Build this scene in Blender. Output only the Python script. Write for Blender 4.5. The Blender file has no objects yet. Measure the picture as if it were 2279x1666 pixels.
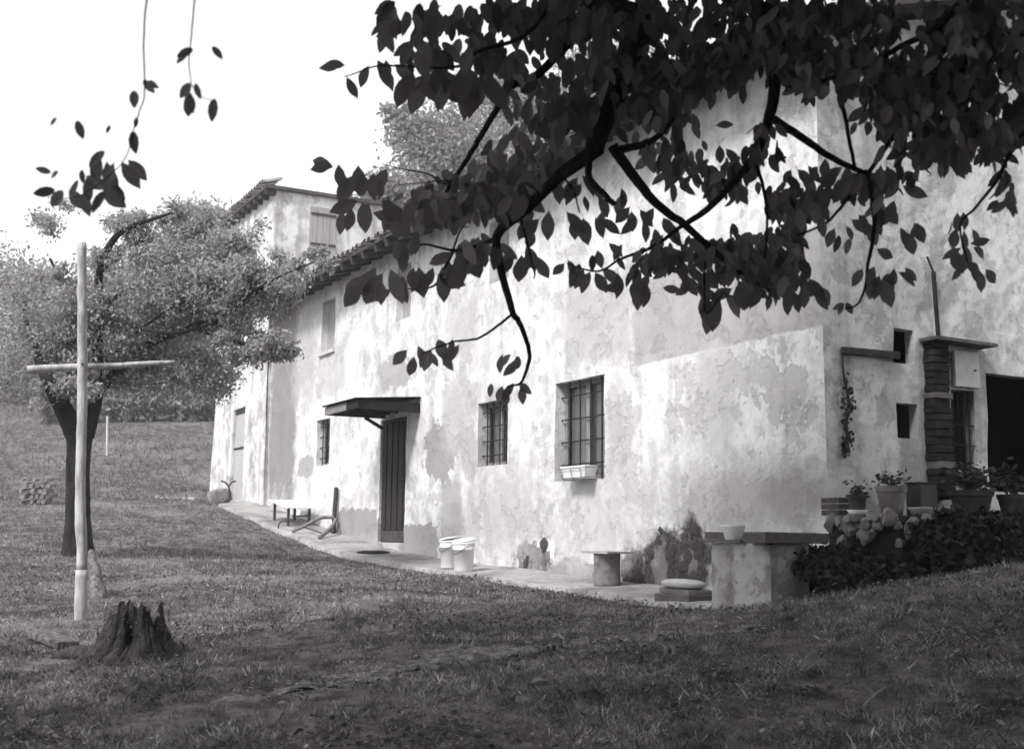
import bpy, bmesh, math, random
import numpy as np
from mathutils import Vector, Matrix

SC = bpy.context.scene
COL = SC.collection
rnd = random.Random(7)
rng = np.random.default_rng(7)

# ---------------------------------------------------------------- camera
W, H, FPX = 2279.0, 1666.0, 2610.0            # photograph size and focal length in its pixels
K = 1.0084                                    # the pixel notes below were read from a 2260 px wide view
YAW, PITCH, ROLL = (math.radians(a) for a in (28.92, 7.74, 0.455))
CAM = np.array([8.038, -7.751, 0.136])        # z = 0 is the farmhouse door sill
_f = np.array([-math.cos(YAW)*math.cos(PITCH), math.sin(YAW)*math.cos(PITCH), math.sin(PITCH)])
_r = np.cross(_f, [0, 0, 1]); _r /= np.linalg.norm(_r); _u = np.cross(_r, _f)
RGT = math.cos(ROLL)*_r + math.sin(ROLL)*_u
UPV = -math.sin(ROLL)*_r + math.cos(ROLL)*_u
FWD = _f
cam_data = bpy.data.cameras.new('camera')
cam = bpy.data.objects.new('camera', cam_data); COL.objects.link(cam)
cam_data.sensor_fit = 'HORIZONTAL'; cam_data.sensor_width = 36.0
cam_data.lens = FPX/W*36.0
cam_data.clip_start = 0.05; cam_data.clip_end = 3000.0
cam.matrix_world = Matrix(((RGT[0], UPV[0], -FWD[0], CAM[0]), (RGT[1], UPV[1], -FWD[1], CAM[1]),
                           (RGT[2], UPV[2], -FWD[2], CAM[2]), (0, 0, 0, 1)))
cam_data.dof.use_dof = True
cam_data.dof.focus_distance = 11.0
cam_data.dof.aperture_fstop = 3.5
SC.camera = cam

# ---------------------------------------------------------------- sky, sun, exposure
SUN_EL, SUN_AZ = math.radians(46), math.radians(294)   # veiled sun in front of the house, behind the camera's left shoulder
SUN_STRENGTH, SKY_STRENGTH, EXPOSURE = 1.5, 0.097, 1.45
world = bpy.data.worlds.new('World'); SC.world = world
world.use_nodes = True
wn = world.node_tree; wn.nodes.clear()
sky = wn.nodes.new('ShaderNodeTexSky'); sky.sky_type = 'NISHITA'; sky.sun_disc = False
sky.sun_elevation = SUN_EL; sky.sun_rotation = math.radians(90) - SUN_AZ
sky.air_density = 4.0; sky.dust_density = 1.2; sky.ozone_density = 1.0
bw = wn.nodes.new('ShaderNodeRGBToBW')               # black-and-white photograph: the sky's brightness only
bg = wn.nodes.new('ShaderNodeBackground'); bg.inputs['Strength'].default_value = SKY_STRENGTH
wo = wn.nodes.new('ShaderNodeOutputWorld')
wn.links.new(sky.outputs[0], bw.inputs[0]); wn.links.new(bw.outputs[0], bg.inputs[0]); wn.links.new(bg.outputs[0], wo.inputs[0])
sun_d = bpy.data.lights.new('sun', 'SUN'); sun_d.energy = SUN_STRENGTH; sun_d.angle = math.radians(12)
sun_d.color = (1, 0.985, 0.975)
sun = bpy.data.objects.new('sun', sun_d); COL.objects.link(sun)
sdir = Vector((math.cos(SUN_EL)*math.cos(SUN_AZ), math.cos(SUN_EL)*math.sin(SUN_AZ), math.sin(SUN_EL)))
sun.rotation_euler = sdir.to_track_quat('Z', 'Y').to_euler()
sun.location = (0, -20, 25)
SC.view_settings.view_transform = 'Standard'; SC.view_settings.look = 'None'
SC.view_settings.exposure = EXPOSURE; SC.view_settings.gamma = 1.0; SC.view_settings.use_curve_mapping = False
SC.cycles.max_bounces = 6; SC.cycles.diffuse_bounces = 3; SC.cycles.transparent_max_bounces = 4
SC.cycles.use_denoising = True

# ---------------------------------------------------------------- pixel helpers (a pixel gives a direction only)
def ray(x, y):
    x *= K; y *= K
    return RGT*((x - W/2)/FPX) + UPV*(-(y - H/2)/FPX) + FWD
def on_y(x, y, yy=0.0):                       # hit the plane y = yy (parallel to the facade)
    d = ray(x, y); return CAM + d*((yy - CAM[1])/d[1])
def on_x(x, y, xx=0.0):                       # hit the plane x = xx (parallel to the side wall)
    d = ray(x, y); return CAM + d*((xx - CAM[0])/d[0])
def at_d(x, y, depth):                        # a point at a chosen distance along the view axis
    return CAM + ray(x, y)*depth
def project(P):
    q = np.asarray(P, float) - CAM
    dz = q @ FWD
    return np.stack([(W/2 + FPX*(q @ RGT)/dz)/K, (H/2 - FPX*(q @ UPV)/dz)/K, dz], -1)

# ---------------------------------------------------------------- value noise
def _hash(ix, iy, s):
    n = (ix*374761393 + iy*668265263 + s*974634777) & 0x7fffffff
    n = ((n ^ (n >> 13))*1274126177) & 0x7fffffff
    return ((n ^ (n >> 16)) & 0xffff)/65535.0
def vnoise(x, y, s=0):
    x = np.asarray(x, float); y = np.asarray(y, float)
    ix = np.floor(x).astype(np.int64); iy = np.floor(y).astype(np.int64)
    fx = x - ix; fy = y - iy; fx = fx*fx*(3 - 2*fx); fy = fy*fy*(3 - 2*fy)
    a = _hash(ix, iy, s); b = _hash(ix + 1, iy, s); c = _hash(ix, iy + 1, s); d = _hash(ix + 1, iy + 1, s)
    return (a*(1 - fx) + b*fx)*(1 - fy) + (c*(1 - fx) + d*fx)*fy
def fbm(x, y, s=0, o=4):
    t = 0; a = .5
    for i in range(o):
        t = t + a*vnoise(np.asarray(x)*2**i, np.asarray(y)*2**i, s + i*17); a *= .5
    return t

# ---------------------------------------------------------------- materials (greys of a toned print)
def grey(v):
    t = max(0.0, min(1.0, 1 - v/0.5))
    return (v*(1 + .07*t), v*(1 - .035*t), v*(1 - .005*t), 1)
MATS = {}
class NT:
    def __init__(s, name):
        s.m = bpy.data.materials.new(name); s.m.use_nodes = True
        s.t = s.m.node_tree; s.n = s.t.nodes; s.l = s.t.links
        s.b = s.n['Principled BSDF']
        s.tc = s.n.new('ShaderNodeTexCoord')
    def noise(s, scale, vec=None, detail=5, rough=.6, mapping=None):
        n = s.n.new('ShaderNodeTexNoise'); n.inputs['Scale'].default_value = scale
        n.inputs['Detail'].default_value = detail; n.inputs['Roughness'].default_value = rough
        v = vec or s.tc.outputs['Object']
        if mapping:
            mp = s.n.new('ShaderNodeMapping'); mp.inputs['Scale'].default_value = mapping
            s.l.new(v, mp.inputs[0]); v = mp.outputs[0]
        s.l.new(v, n.inputs['Vector']); return n.outputs['Fac']
    def ramp(s, fac, stops):
        r = s.n.new('ShaderNodeValToRGB'); e = r.color_ramp.elements
        while len(e) < len(stops): e.new(.5)
        for i, (p, v) in enumerate(stops):
            e[i].position = p; e[i].color = grey(v) if not isinstance(v, tuple) else v
        s.l.new(fac, r.inputs[0]); return r.outputs[0]
    def math(s, op, a, b=None, clamp=False):
        n = s.n.new('ShaderNodeMath'); n.operation = op; n.use_clamp = clamp
        for i, v in enumerate((a, b)):
            if v is None: continue
            if isinstance(v, (int, float)): n.inputs[i].default_value = v
            else: s.l.new(v, n.inputs[i])
        return n.outputs[0]
    def mix(s, fac, a, b, typ='MIX'):
        n = s.n.new('ShaderNodeMix'); n.data_type = 'RGBA'; n.blend_type = typ
        for i, v in ((0, fac), (6, a), (7, b)):
            if isinstance(v, (int, float)): n.inputs[i].default_value = v if i == 0 else 0
            elif isinstance(v, tuple): n.inputs[i].default_value = v
            else: s.l.new(v, n.inputs[i])
        return n.outputs[2]
    def maprange(s, v, a, b, c=0., d=1.):
        n = s.n.new('ShaderNodeMapRange'); n.clamp = True
        n.inputs[1].default_value = a; n.inputs[2].default_value = b; n.inputs[3].default_value = c; n.inputs[4].default_value = d
        s.l.new(v, n.inputs[0]); return n.outputs[0]
    def col(s, c): s.l.new(c, s.b.inputs['Base Color'])
    def bump(s, h, strength=.3, dist=.02):
        b = s.n.new('ShaderNodeBump'); b.inputs['Strength'].default_value = strength; b.inputs['Distance'].default_value = dist
        s.l.new(h, b.inputs['Height']); s.l.new(b.outputs[0], s.b.inputs['Normal'])
    def rough(s, v, spec=.2):
        s.b.inputs['Roughness'].default_value = v; s.b.inputs['Specular IOR Level'].default_value = spec
def simple(name, lo, hi, scale=8., rough=.85, bump=.3, dist=.01, mapping=None, metal=0., spec=.2, detail=6):
    if name in MATS: return MATS[name]
    t = NT(name); n = t.noise(scale, mapping=mapping, detail=detail)
    t.col(t.ramp(n, [(.32, lo), (.68, hi)])); t.rough(rough, spec); t.b.inputs['Metallic'].default_value = metal
    if bump: t.bump(t.noise(scale*3, mapping=mapping, detail=4), bump, dist)
    MATS[name] = t.m; return t.m
def leafmat(name, lo, hi, trans=.35, rough=.55, clump=None):
    if name in MATS: return MATS[name]
    t = NT(name)
    gi = t.n.new('ShaderNodeNewGeometry')
    c = t.ramp(gi.outputs['Random Per Island'], [(0., lo), (1., hi)])
    if clump:                                   # plants of one patch share a tone
        pos = gi.outputs['Position']
        k = t.math('MULTIPLY', t.maprange(t.noise(clump, vec=pos, detail=4), .34, .66, .30, 1.6), t.maprange(t.noise(clump*6, vec=pos, detail=4), .33, .67, .25, 1.75))
        cm = t.n.new('ShaderNodeCombineColor')
        for i_ in range(3): t.l.new(k, cm.inputs[i_])
        c = t.mix(1., c, cm.outputs[0], 'MULTIPLY')
    t.col(c); t.rough(rough, .25)
    tr = t.n.new('ShaderNodeBsdfTranslucent'); t.l.new(c, tr.inputs[0])
    mx = t.n.new('ShaderNodeMixShader'); mx.inputs[0].default_value = trans
    o = t.n['Material Output']
    t.l.new(t.b.outputs[0], mx.inputs[1]); t.l.new(tr.outputs[0], mx.inputs[2]); t.l.new(mx.outputs[0], o.inputs[0])
    MATS[name] = t.m; return t.m

# ---------------------------------------------------------------- mesh helpers
def np_mesh(name, V, F):
    V = np.asarray(V, np.float32); F = np.asarray(F, np.int32)
    me = bpy.data.meshes.new(name)
    me.vertices.add(len(V)); me.vertices.foreach_set('co', V.ravel())
    k = F.shape[1]
    me.loops.add(F.size); me.loops.foreach_set('vertex_index', F.ravel())
    me.polygons.add(len(F))
    me.polygons.foreach_set('loop_start', np.arange(len(F), dtype=np.int32)*k)
    me.polygons.foreach_set('loop_total', np.full(len(F), k, np.int32))
    me.update(calc_edges=True)
    return me
class MB:
    def __init__(s): s.v = []; s.f = []
    def add(s, vs, fs):
        o = len(s.v); s.v += [tuple(map(float, v)) for v in vs]; s.f += [tuple(i + o for i in f) for f in fs]; return s
    def box(s, lo, hi, jit=0.):
        (a, b, c), (d, e, f) = lo, hi
        vs = [(a, b, c), (d, b, c), (d, e, c), (a, e, c), (a, b, f), (d, b, f), (d, e, f), (a, e, f)]
        if jit: vs = [tuple(x + rnd.uniform(-jit, jit) for x in v) for v in vs]
        return s.add(vs, [(3, 2, 1, 0), (4, 5, 6, 7), (0, 1, 5, 4), (1, 2, 6, 5), (2, 3, 7, 6), (3, 0, 4, 7)])
    def bar(s, a, b, w, h, up=(0, 0, 1)):       # rectangular bar from a to b
        a = Vector(a); b = Vector(b); d = (b - a).normalized(); up = Vector(up)
        x = d.cross(up)
        if x.length < 1e-4: x = d.cross(Vector((1, 0, 0)))
        x.normalize(); y = x.cross(d)
        q = [x*(-w/2) + y*(-h/2), x*(w/2) + y*(-h/2), x*(w/2) + y*(h/2), x*(-w/2) + y*(h/2)]
        return s.add([a + p for p in q] + [b + p for p in q], [(3, 2, 1, 0), (4, 5, 6, 7), (0, 1, 5, 4), (1, 2, 6, 5), (2, 3, 7, 6), (3, 0, 4, 7)])
    def tube(s, pts, radii, n=6, caps=True):
        pts = [Vector(map(float, p)) for p in pts]; m = len(pts)
        if not hasattr(radii, '__len__'): radii = [radii]*m
        ref = None; rings = []
        for i, p in enumerate(pts):
            d = (pts[min(i + 1, m - 1)] - pts[max(i - 1, 0)]).normalized()
            if ref is None:
                ref = d.cross(Vector((0, 0, 1)))
                if ref.length < .1: ref = d.cross(Vector((1, 0, 0)))
            ref = (ref - d*ref.dot(d)).normalized(); bi = d.cross(ref)
            rings.append([p + (ref*math.cos(2*math.pi*k/n) + bi*math.sin(2*math.pi*k/n))*radii[i] for k in range(n)])
        vs = [v for r in rings for v in r]
        fs = [(i*n + k, i*n + (k + 1) % n, (i + 1)*n + (k + 1) % n, (i + 1)*n + k) for i in range(m - 1) for k in range(n)]
        if caps: fs += [tuple(reversed(range(n))), tuple((m - 1)*n + k for k in range(n))]
        return s.add(vs, fs)
    def lathe(s, prof, c=(0, 0, 0), n=24, wob=0., closed=False):
        vs = []; 
        for r, z in prof:
            for k in range(n):
                a = 2*math.pi*k/n; rr = r*(1 + wob*math.sin(3*a + z*9))
                vs.append((c[0] + rr*math.cos(a), c[1] + rr*math.sin(a), c[2] + z))
        m = len(prof)
        fs = [(i*n + k, i*n + (k + 1) % n, (i + 1)*n + (k + 1) % n, (i + 1)*n + k) for i in range(m - 1) for k in range(n)]
        fs += [tuple(reversed(range(n))), tuple((m - 1)*n + k for k in range(n))]
        return s.add(vs, fs)
    def obj(s, name, mat, parent=None, smooth=False, bevel=0.):
        me = bpy.data.meshes.new(name); me.from_pydata(s.v, [], s.f); me.update()
        return link(name, me, mat, parent, smooth, bevel)
def link(name, me, mat, parent=None, smooth=False, bevel=0.):
    if mat and not me.materials: me.materials.append(mat)
    if smooth: me.polygons.foreach_set('use_smooth', np.ones(len(me.polygons), bool))
    o = bpy.data.objects.new(name, me); COL.objects.link(o)
    if parent:
        o.parent = parent
        if parent.type == 'EMPTY' or True: o.matrix_parent_inverse = Matrix.Translation(-world_loc(parent))
    if bevel:
        b = o.modifiers.new('bevel', 'BEVEL'); b.width = bevel; b.segments = 2; b.limit_method = 'ANGLE'
    return o
def world_loc(o):
    l = o.location.copy()
    return l if o.parent is None else l       # parts are built in world coordinates: their own location is zero
def tag(o, label=None, cat=None, group=None, kind=None):
    if label: o['label'] = label
    if cat: o['category'] = cat
    if group: o['group'] = group
    if kind: o['kind'] = kind
    return o
def thing(name, label, cat, loc, group=None):
    o = bpy.data.objects.new(name, None); COL.objects.link(o); o.location = tuple(map(float, loc)); o.empty_display_size = .2
    return tag(o, label, cat, group)
def catmull(P, k=5):
    P = [np.asarray(p, float) for p in P]
    if len(P) < 3: return P
    Q = [2*P[0] - P[1]] + P + [2*P[-1] - P[-2]]; out = []
    for i in range(1, len(Q) - 2):
        for j in range(k):
            t = j/k; a, b, c, d = Q[i - 1], Q[i], Q[i + 1], Q[i + 2]
            out.append(.5*(2*b + (c - a)*t + (2*a - 5*b + 4*c - d)*t*t + (3*b - a - 3*c + d)*t**3))
    return out + [P[-1]]
# leaves: base at the origin, tip along +Y, normal +Z, unit length
LEAF_V = np.array([(0, 0, 0), (-.19, .24, .03), (-.23, .6, .02), (0, 1, -.10), (.23, .6, .02), (.19, .24, .03)])
LEAF_F = np.array([(0, 3, 2, 1), (0, 5, 4, 3)])
OVAL_V = np.array([(0, 0, 0), (-.13, .10, .025), (-.225, .34, .035), (-.215, .62, .025), (-.10, .88, -.02), (0, 1, -.08), (.10, .88, -.02), (.215, .62, .025), (.225, .34, .035), (.13, .10, .025)])
OVAL_F = np.array([(0, 5, 4, 3, 2, 1), (0, 9, 8, 7, 6, 5)])
def leaf_cloud(P, D, N, L, wid=1.0, tv=LEAF_V, tf=LEAF_F):
    P = np.asarray(P, float); n = len(P)
    D = D/np.linalg.norm(D, axis=1, keepdims=True)
    X = np.cross(D, N); X /= np.maximum(np.linalg.norm(X, axis=1, keepdims=True), 1e-6); Z = np.cross(X, D)
    L = np.broadcast_to(np.asarray(L, float), (n,)); wd = np.broadcast_to(np.asarray(wid, float), (n,))
    V = P[:, None, :] + (tv[None, :, 0, None]*wd[:, None, None]*X[:, None, :] + tv[None, :, 1, None]*D[:, None, :] + tv[None, :, 2, None]*Z[:, None, :])*L[:, None, None]
    F = (np.arange(n)*len(tv))[:, None, None] + tf[None]
    return V.reshape(-1, 3), F.reshape(-1, tf.shape[1])
def rand_unit(n): 
    v = rng.normal(size=(n, 3)); return v/np.linalg.norm(v, axis=1, keepdims=True)

# ---------------------------------------------------------------- ground shape
KX = [-24, -21.5, -18, -16.9, -14.9, -12.6, -10.7, -8.2, -6.5, -5, -3.7, -2.6, -1.4, -.14, 1.5]
KZ = [1.25, 1.06, .78, .66, .41, .10, -.13, -.28, -.35, -.38, -.43, -.45, -.49, -.46, -.40]
def kerb_z(x): return np.interp(x, KX, KZ)
CTRL = [(x, -1.0, z - .05) for x, z in zip(KX, KZ) if x < 1] + [(x, 0.2, z - .18) for x, z in zip(KX, KZ) if x < -.2]
CTRL += [(x, 3., z - .1) for x, z in zip(KX, KZ) if x < -.2 and x > -20]
CTRL += [(8.0, -7.75, -1.36), (11, -9, -1.6), (5.6, -6.3, -1.12), (2.9, -4.9, -.78), (1.7, -6.8, -.80), (4.0, -2.7, -.74), (5, -5, -1.0), (4.8, -3.6, -.92),
         (.6, -1.5, -.44), (.55, -6.2, -.64), (-2.2, -6.1, -.57), (-7.7, -5.3, -.22), (-5, -3, -.33), (-9, -3, -.24), (-13, -3.2, .15), (0, -3.5, -.55), (2, -3., -.56),
         (1.0, -.7, -.30), (1.5, -.7, -.24), (1.5, .2, -.12), (2.2, -.3, -.10), (2.4, -1.4, -.3), (1.0, .9, -.12), (2.5, 1.5, .1), (4, 0, -.2), (1, 3, .1), (5, 4, .3),
         (-18, -3, .72), (-20, -6, .75), (-14, -7, .1), (-26, -3, 1.6), (-24, -7, 1.1), (-22.5, 0, 1.2), (-28, 2, 2.4), (-33, -1, 3.6), (-38, 3, 4.9), (-36, -8, 3.0), (-45, 5, 6.5), (-45, -10, 4.2),
         (-30, -14, 1.6), (-15, -16, -.2), (0, -14, -1.2), (10, -18, -2.2), (18, -8, -1.8), (16, 4, 0), (-60, 0, 9), (-60, -30, 5), (-60, 40, 14), (-20, 22, 6.5), (0, 22, 4.5), (0, 60, 14), (45, 45, 7), (60, 0, 0),
         (50, -50, -4), (0, -60, -4), (-60, -60, 3), (-160, 0, 22), (-120, 120, 30), (0, 160, 26), (140, 100, 10), (140, -60, -6), (0, -160, -10), (-150, -120, 6)]
_C = np.array(CTRL, float)
_A = np.linalg.norm(_C[:, None, :2] - _C[None, :, :2], axis=2)
_wt = np.linalg.solve(np.block([[_A, np.ones((len(_C), 1))], [np.ones((1, len(_C))), np.zeros((1, 1))]]), np.append(_C[:, 2], 0))
def ground_z(x, y):
    x = np.asarray(x, float); y = np.asarray(y, float); sh = np.broadcast(x, y).shape
    xf = np.broadcast_to(x, sh).ravel(); yf = np.broadcast_to(y, sh).ravel(); out = np.empty(len(xf))
    for i in range(0, len(xf), 40000):
        a = slice(i, i + 40000)
        out[a] = np.hypot(xf[a, None] - _C[None, :, 0], yf[a, None] - _C[None, :, 1]) @ _wt[:-1] + _wt[-1]
    out += (fbm(xf*.9, yf*.9, 3) - .5)*.12*(yf < -1.2) + (fbm(xf*4, yf*4, 9, 3) - .45)*.035*(yf < -1.05)
    return out.reshape(sh) if sh else float(out[0])
def hit_ground(x, y, d0=3., d1=80.):
    d = ray(x, y); t = np.linspace(d0, d1, 900); P = CAM + d*t[:, None]
    b = np.nonzero(P[:, 2] < ground_z(P[:, 0], P[:, 1]))[0]
    return P[b[0]] if len(b) else P[-1]

# ================================================================ THE SETTING
# ---------------------------------------------------------------- ground sheet
def axis(lo, hi, c0, c1, fine, g=1.22):
    a = list(np.arange(c0, c1 + 1e-6, fine)); s = fine; x = c0
    while x > lo: s *= g; x -= s; a.insert(0, x)
    s = fine; x = c1
    while x < hi: s *= g; x += s; a.append(x)
    return np.array(a)
gx = axis(-420, 420, -24, 9, .14); gy = axis(-420, 420, -9, 1.5, .14)
GX, GY = np.meshgrid(gx, gy, indexing='ij'); GZ = ground_z(GX, GY)
nx, ny = len(gx), len(gy)
idx = np.arange(nx*ny).reshape(nx, ny)
gf = np.stack([idx[:-1, :-1], idx[1:, :-1], idx[1:, 1:], idx[:-1, 1:]], -1).reshape(-1, 4)
t = NT('earth_and_turf')
n1 = t.noise(.55, detail=6); n2 = t.noise(5, detail=8, rough=.7); n3 = t.noise(30, detail=4)
c = t.ramp(n2, [(.34, .022), (.52, .11), (.70, .24)])
c = t.mix(t.maprange(n1, .5, .68), c, t.ramp(n3, [(.3, .12), (.7, .27)]))
t.col(c); t.rough(.95, .1); t.bump(t.math('ADD', n2, t.math('MULTIPLY', n3, .4)), .9, .05); MATS['ground'] = t.m
ground = link('ground', np_mesh('ground', np.stack([GX, GY, GZ], -1).reshape(-1, 3), gf), MATS['ground'], smooth=True)
tag(ground, kind='structure')

# ---------------------------------------------------------------- concrete apron along the house
ax = np.arange(-18.6, .02, .09)
outer = -.9 + (fbm(ax*1.7, ax*0 + 2, 5) - .5)*.22 + np.where(ax < -17.6, (-17.6 - ax)*.7, 0) - .12*np.clip((ax + 3)/3, 0, 1)
nv = 9; V = []; 
for i, x in enumerate(ax):
    zi = kerb_z(x) + .05; zo = kerb_z(x)
    for j in range(nv):
        s = j/(nv - 1); y = .02 + (outer[i] - .02)*s
        z = zi + (zo - zi)*s + (fbm(x*2.2, y*2.2 + 7, 8, 3) - .5)*.04
        V.append((x, y, z))
    V.append((x, outer[i] - .02, zo - .16))
m = nv + 1; I = np.arange(len(ax)*m).reshape(len(ax), m)
pf = np.stack([I[:-1, :-1], I[:-1, 1:], I[1:, 1:], I[1:, :-1]], -1).reshape(-1, 4)
t = NT('worn_concrete')
n1 = t.noise(1.3, detail=7); n2 = t.noise(14, detail=6, rough=.7)
c = t.mix(t.maprange(n1, .42, .62), t.ramp(n2, [(.3, .26), (.7, .42)]), t.ramp(n2, [(.3, .09), (.7, .22)]))
t.col(c); t.rough(.9); t.bump(n2, .5, .012); MATS['concrete'] = t.m
path = link('path', np_mesh('path', V, pf), t.m); tag(path, kind='structure')
def apron_z(x, y): return kerb_z(x) + .05*(1 + y/.9)

# ---------------------------------------------------------------- plaster
PATCHES = []          # stains and repairs: photo box on the facade, albedo, edge noise, softness, shape
def patch(x0, y0, x1, y1, col, amp=.35, soft=.12, box=False, strength=1.):
    a = on_y(x0, (y0 + y1)/2); b = on_y(x1, (y0 + y1)/2); t_ = on_y((x0 + x1)/2, y0); u_ = on_y((x0 + x1)/2, y1)
    PATCHES.append(((a[0] + b[0])/2, (t_[2] + u_[2])/2, abs(b[0] - a[0])/2, abs(t_[2] - u_[2])/2, col, amp, soft, box, strength))
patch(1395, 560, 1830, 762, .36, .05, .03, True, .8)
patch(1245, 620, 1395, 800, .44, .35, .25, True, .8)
patch(935, 930, 1012, 1062, .34, .55, .05)
patch(1010, 950, 1060, 1050, .45, .6, .2)
patch(975, 840, 1030, 1000, .5, .4, .4)
patch(735, 1125, 836, 1240, .30, .30, .04, True)
patch(886, 1158, 968, 1260, .32, .35, .04, True)
patch(968, 1060, 1020, 1230, .42, .5, .2)
patch(1490, 1020, 1850, 1190, .36, .7, .5, False, .9)
patch(1690, 1040, 1850, 1140, .3, .8, .4, False, .8)
patch(1395, 1165, 1590, 1340, .05, .5, .2)
patch(1480, 1150, 1570, 1260, .07, .7, .25)
patch(1138, 1195, 1225, 1300, .10, .9, .1)
patch(1285, 1245, 1345, 1310, .16, .5, .1)
patch(1365, 1215, 1440, 1320, .06, .6, .15)
patch(1440, 1205, 1475, 1290, .21, .9, .25, False, .7)
patch(1505, 1215, 1540, 1265, .21, .9, .25, False, .7)
patch(1200, 1235, 1300, 1300, .3, .4, .2)
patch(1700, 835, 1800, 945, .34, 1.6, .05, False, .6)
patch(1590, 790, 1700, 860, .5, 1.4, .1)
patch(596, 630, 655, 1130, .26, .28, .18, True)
patch(650, 690, 700, 900, .45, .6, .5)
patch(700, 760, 765, 870, .45, .4, .15, True, .7)
patch(655, 1005, 692, 1055, .36, .4, .1)
patch(835, 785, 905, 860, .40, .6, .08)
patch(1540, 690, 1620, 1010, .48, .6, .5, False, .8)
patch(1020, 1040, 1210, 1240, .40, .7, .5, False, .8)
patch(1225, 1060, 1400, 1260, .44, .8, .5, False, .7)
patch(1335, 840, 1385, 1060, .42, .6, .5, False, .8)
patch(1470, 880, 1500, 960, .36, 1.2, .1, False, .5)
patch(990, 640, 1050, 800, .5, .6, .5)
patch(750, 1180, 1000, 1260, .4, .6, .4, False, .6)
def plaster_mat(name, light, dark, patches, streak=.5, coarse=1.0):
    t = NT(name)
    big = t.noise(.8*coarse, detail=6); mid = t.noise(3.2*coarse, detail=8, rough=.65); fine = t.noise(22, detail=6, rough=.7)
    st = t.noise(1.0, mapping=(5., 5., .35), detail=5)
    c = t.mix(t.maprange(big, .44, .66), grey(light), grey(light*.8))
    crisp = t.noise(1.7*coarse, detail=12, rough=.72)
    c = t.mix(t.math('MULTIPLY', t.maprange(mid, .48, .62), .6), c, grey(dark*1.15))
    c = t.mix(t.math('MULTIPLY', t.maprange(crisp, .535, .56), .55), c, grey(dark*1.1))
    c = t.mix(t.math('MULTIPLY', t.maprange(crisp, .62, .64), .6), c, grey(dark*.7))
    c = t.mix(t.math('MULTIPLY', t.maprange(st, .5, .7), streak), c, grey(dark*.95))
    c = t.mix(t.math('MULTIPLY', t.maprange(fine, .55, .72), .35), c, grey(dark*.65))
    h = t.math('SUBTRACT', t.math('ADD', t.math('MULTIPLY', mid, 1.0), t.math('MULTIPLY', fine, .5)), t.math('MULTIPLY', t.maprange(crisp, .535, .56), .5))
    if patches:
        sep = t.n.new('ShaderNodeSeparateXYZ'); t.l.new(t.tc.outputs['Object'], sep.inputs[0])
        edge = t.math('ADD', t.math('MULTIPLY', t.math('SUBTRACT', t.noise(3.3, detail=10, rough=.68), .5), 2.2), t.math('MULTIPLY', t.math('SUBTRACT', t.noise(1.6, detail=4), .5), 1.2))
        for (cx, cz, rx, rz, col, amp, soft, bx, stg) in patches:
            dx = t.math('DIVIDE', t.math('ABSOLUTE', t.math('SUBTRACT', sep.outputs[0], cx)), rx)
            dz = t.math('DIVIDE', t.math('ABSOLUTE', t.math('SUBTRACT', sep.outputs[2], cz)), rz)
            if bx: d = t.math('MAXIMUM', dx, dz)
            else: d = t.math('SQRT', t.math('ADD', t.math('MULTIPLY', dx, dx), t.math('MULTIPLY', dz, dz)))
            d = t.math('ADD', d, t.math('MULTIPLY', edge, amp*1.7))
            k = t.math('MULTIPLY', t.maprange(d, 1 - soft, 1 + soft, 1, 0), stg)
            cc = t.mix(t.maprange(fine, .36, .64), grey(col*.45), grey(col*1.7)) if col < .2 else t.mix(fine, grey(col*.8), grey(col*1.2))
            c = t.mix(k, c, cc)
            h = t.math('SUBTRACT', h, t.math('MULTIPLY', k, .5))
    pit = t.noise(9, detail=3)
    c = t.mix(t.math('MULTIPLY', t.maprange(pit, .70, .76), .7), c, grey(.16))
    t.col(c); t.rough(.93, .08); t.bump(h, .55, .02)
    return t.m
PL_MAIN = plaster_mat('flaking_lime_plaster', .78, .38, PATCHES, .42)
PL_SIDE = plaster_mat('grey_lime_plaster', .72, .34, [], .45, 1.3)
PL_TALL = plaster_mat('streaked_lime_plaster', .72, .26, [], .75, .8)

def wall_grid(us, vs, solid, pos, reveal):
    """Wall of small cells with openings. pos(u, v) gives the surface, reveal(p) the back of an opening's edge."""
    nu, nv = len(us), len(vs); UU, VV = np.meshgrid(us, vs, indexing='ij')
    P = pos(UU, VV).reshape(-1, 3); I = np.arange(nu*nv).reshape(nu, nv)
    uc = (us[:-1] + us[1:])/2; vc = (vs[:-1] + vs[1:])/2
    S = solid(*np.meshgrid(uc, vc, indexing='ij'))
    F = np.stack([I[:-1, :-1], I[1:, :-1], I[1:, 1:], I[:-1, 1:]], -1)[S].tolist()
    V = P.tolist(); back = {}
    def bk(i):
        if i not in back: back[i] = len(V); V.append(list(reveal(P[i])))
        return back[i]
    for i in range(nu - 1):
        for j in range(nv - 1):
            if S[i, j]: continue
            if i > 0 and S[i - 1, j]: a, b = I[i, j], I[i, j + 1]; F.append([a, bk(a), bk(b), b])
            if i < nu - 2 and S[i + 1, j]: a, b = I[i + 1, j + 1], I[i + 1, j]; F.append([a, bk(a), bk(b), b])
            if j > 0 and S[i, j - 1]: a, b = I[i + 1, j], I[i, j]; F.append([a, bk(a), bk(b), b])
            if j < nv - 2 and S[i, j + 1]: a, b = I[i, j + 1], I[i + 1, j + 1]; F.append([a, bk(a), bk(b), b])
    return V, F
def breaks(lo, hi, step, extra):
    e = sorted(set([lo, hi] + [x for x in extra if lo < x < hi])); out = []
    for a, b in zip(e[:-1], e[1:]): out += list(np.linspace(a, b, max(1, round((b - a)/step)) + 1)[:-1])
    return np.array(out + [hi])
def corner_wear(z): return (fbm(np.asarray(z)*5, np.asarray(z)*0 + 1, 21, 4) - .42)*.05

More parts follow.
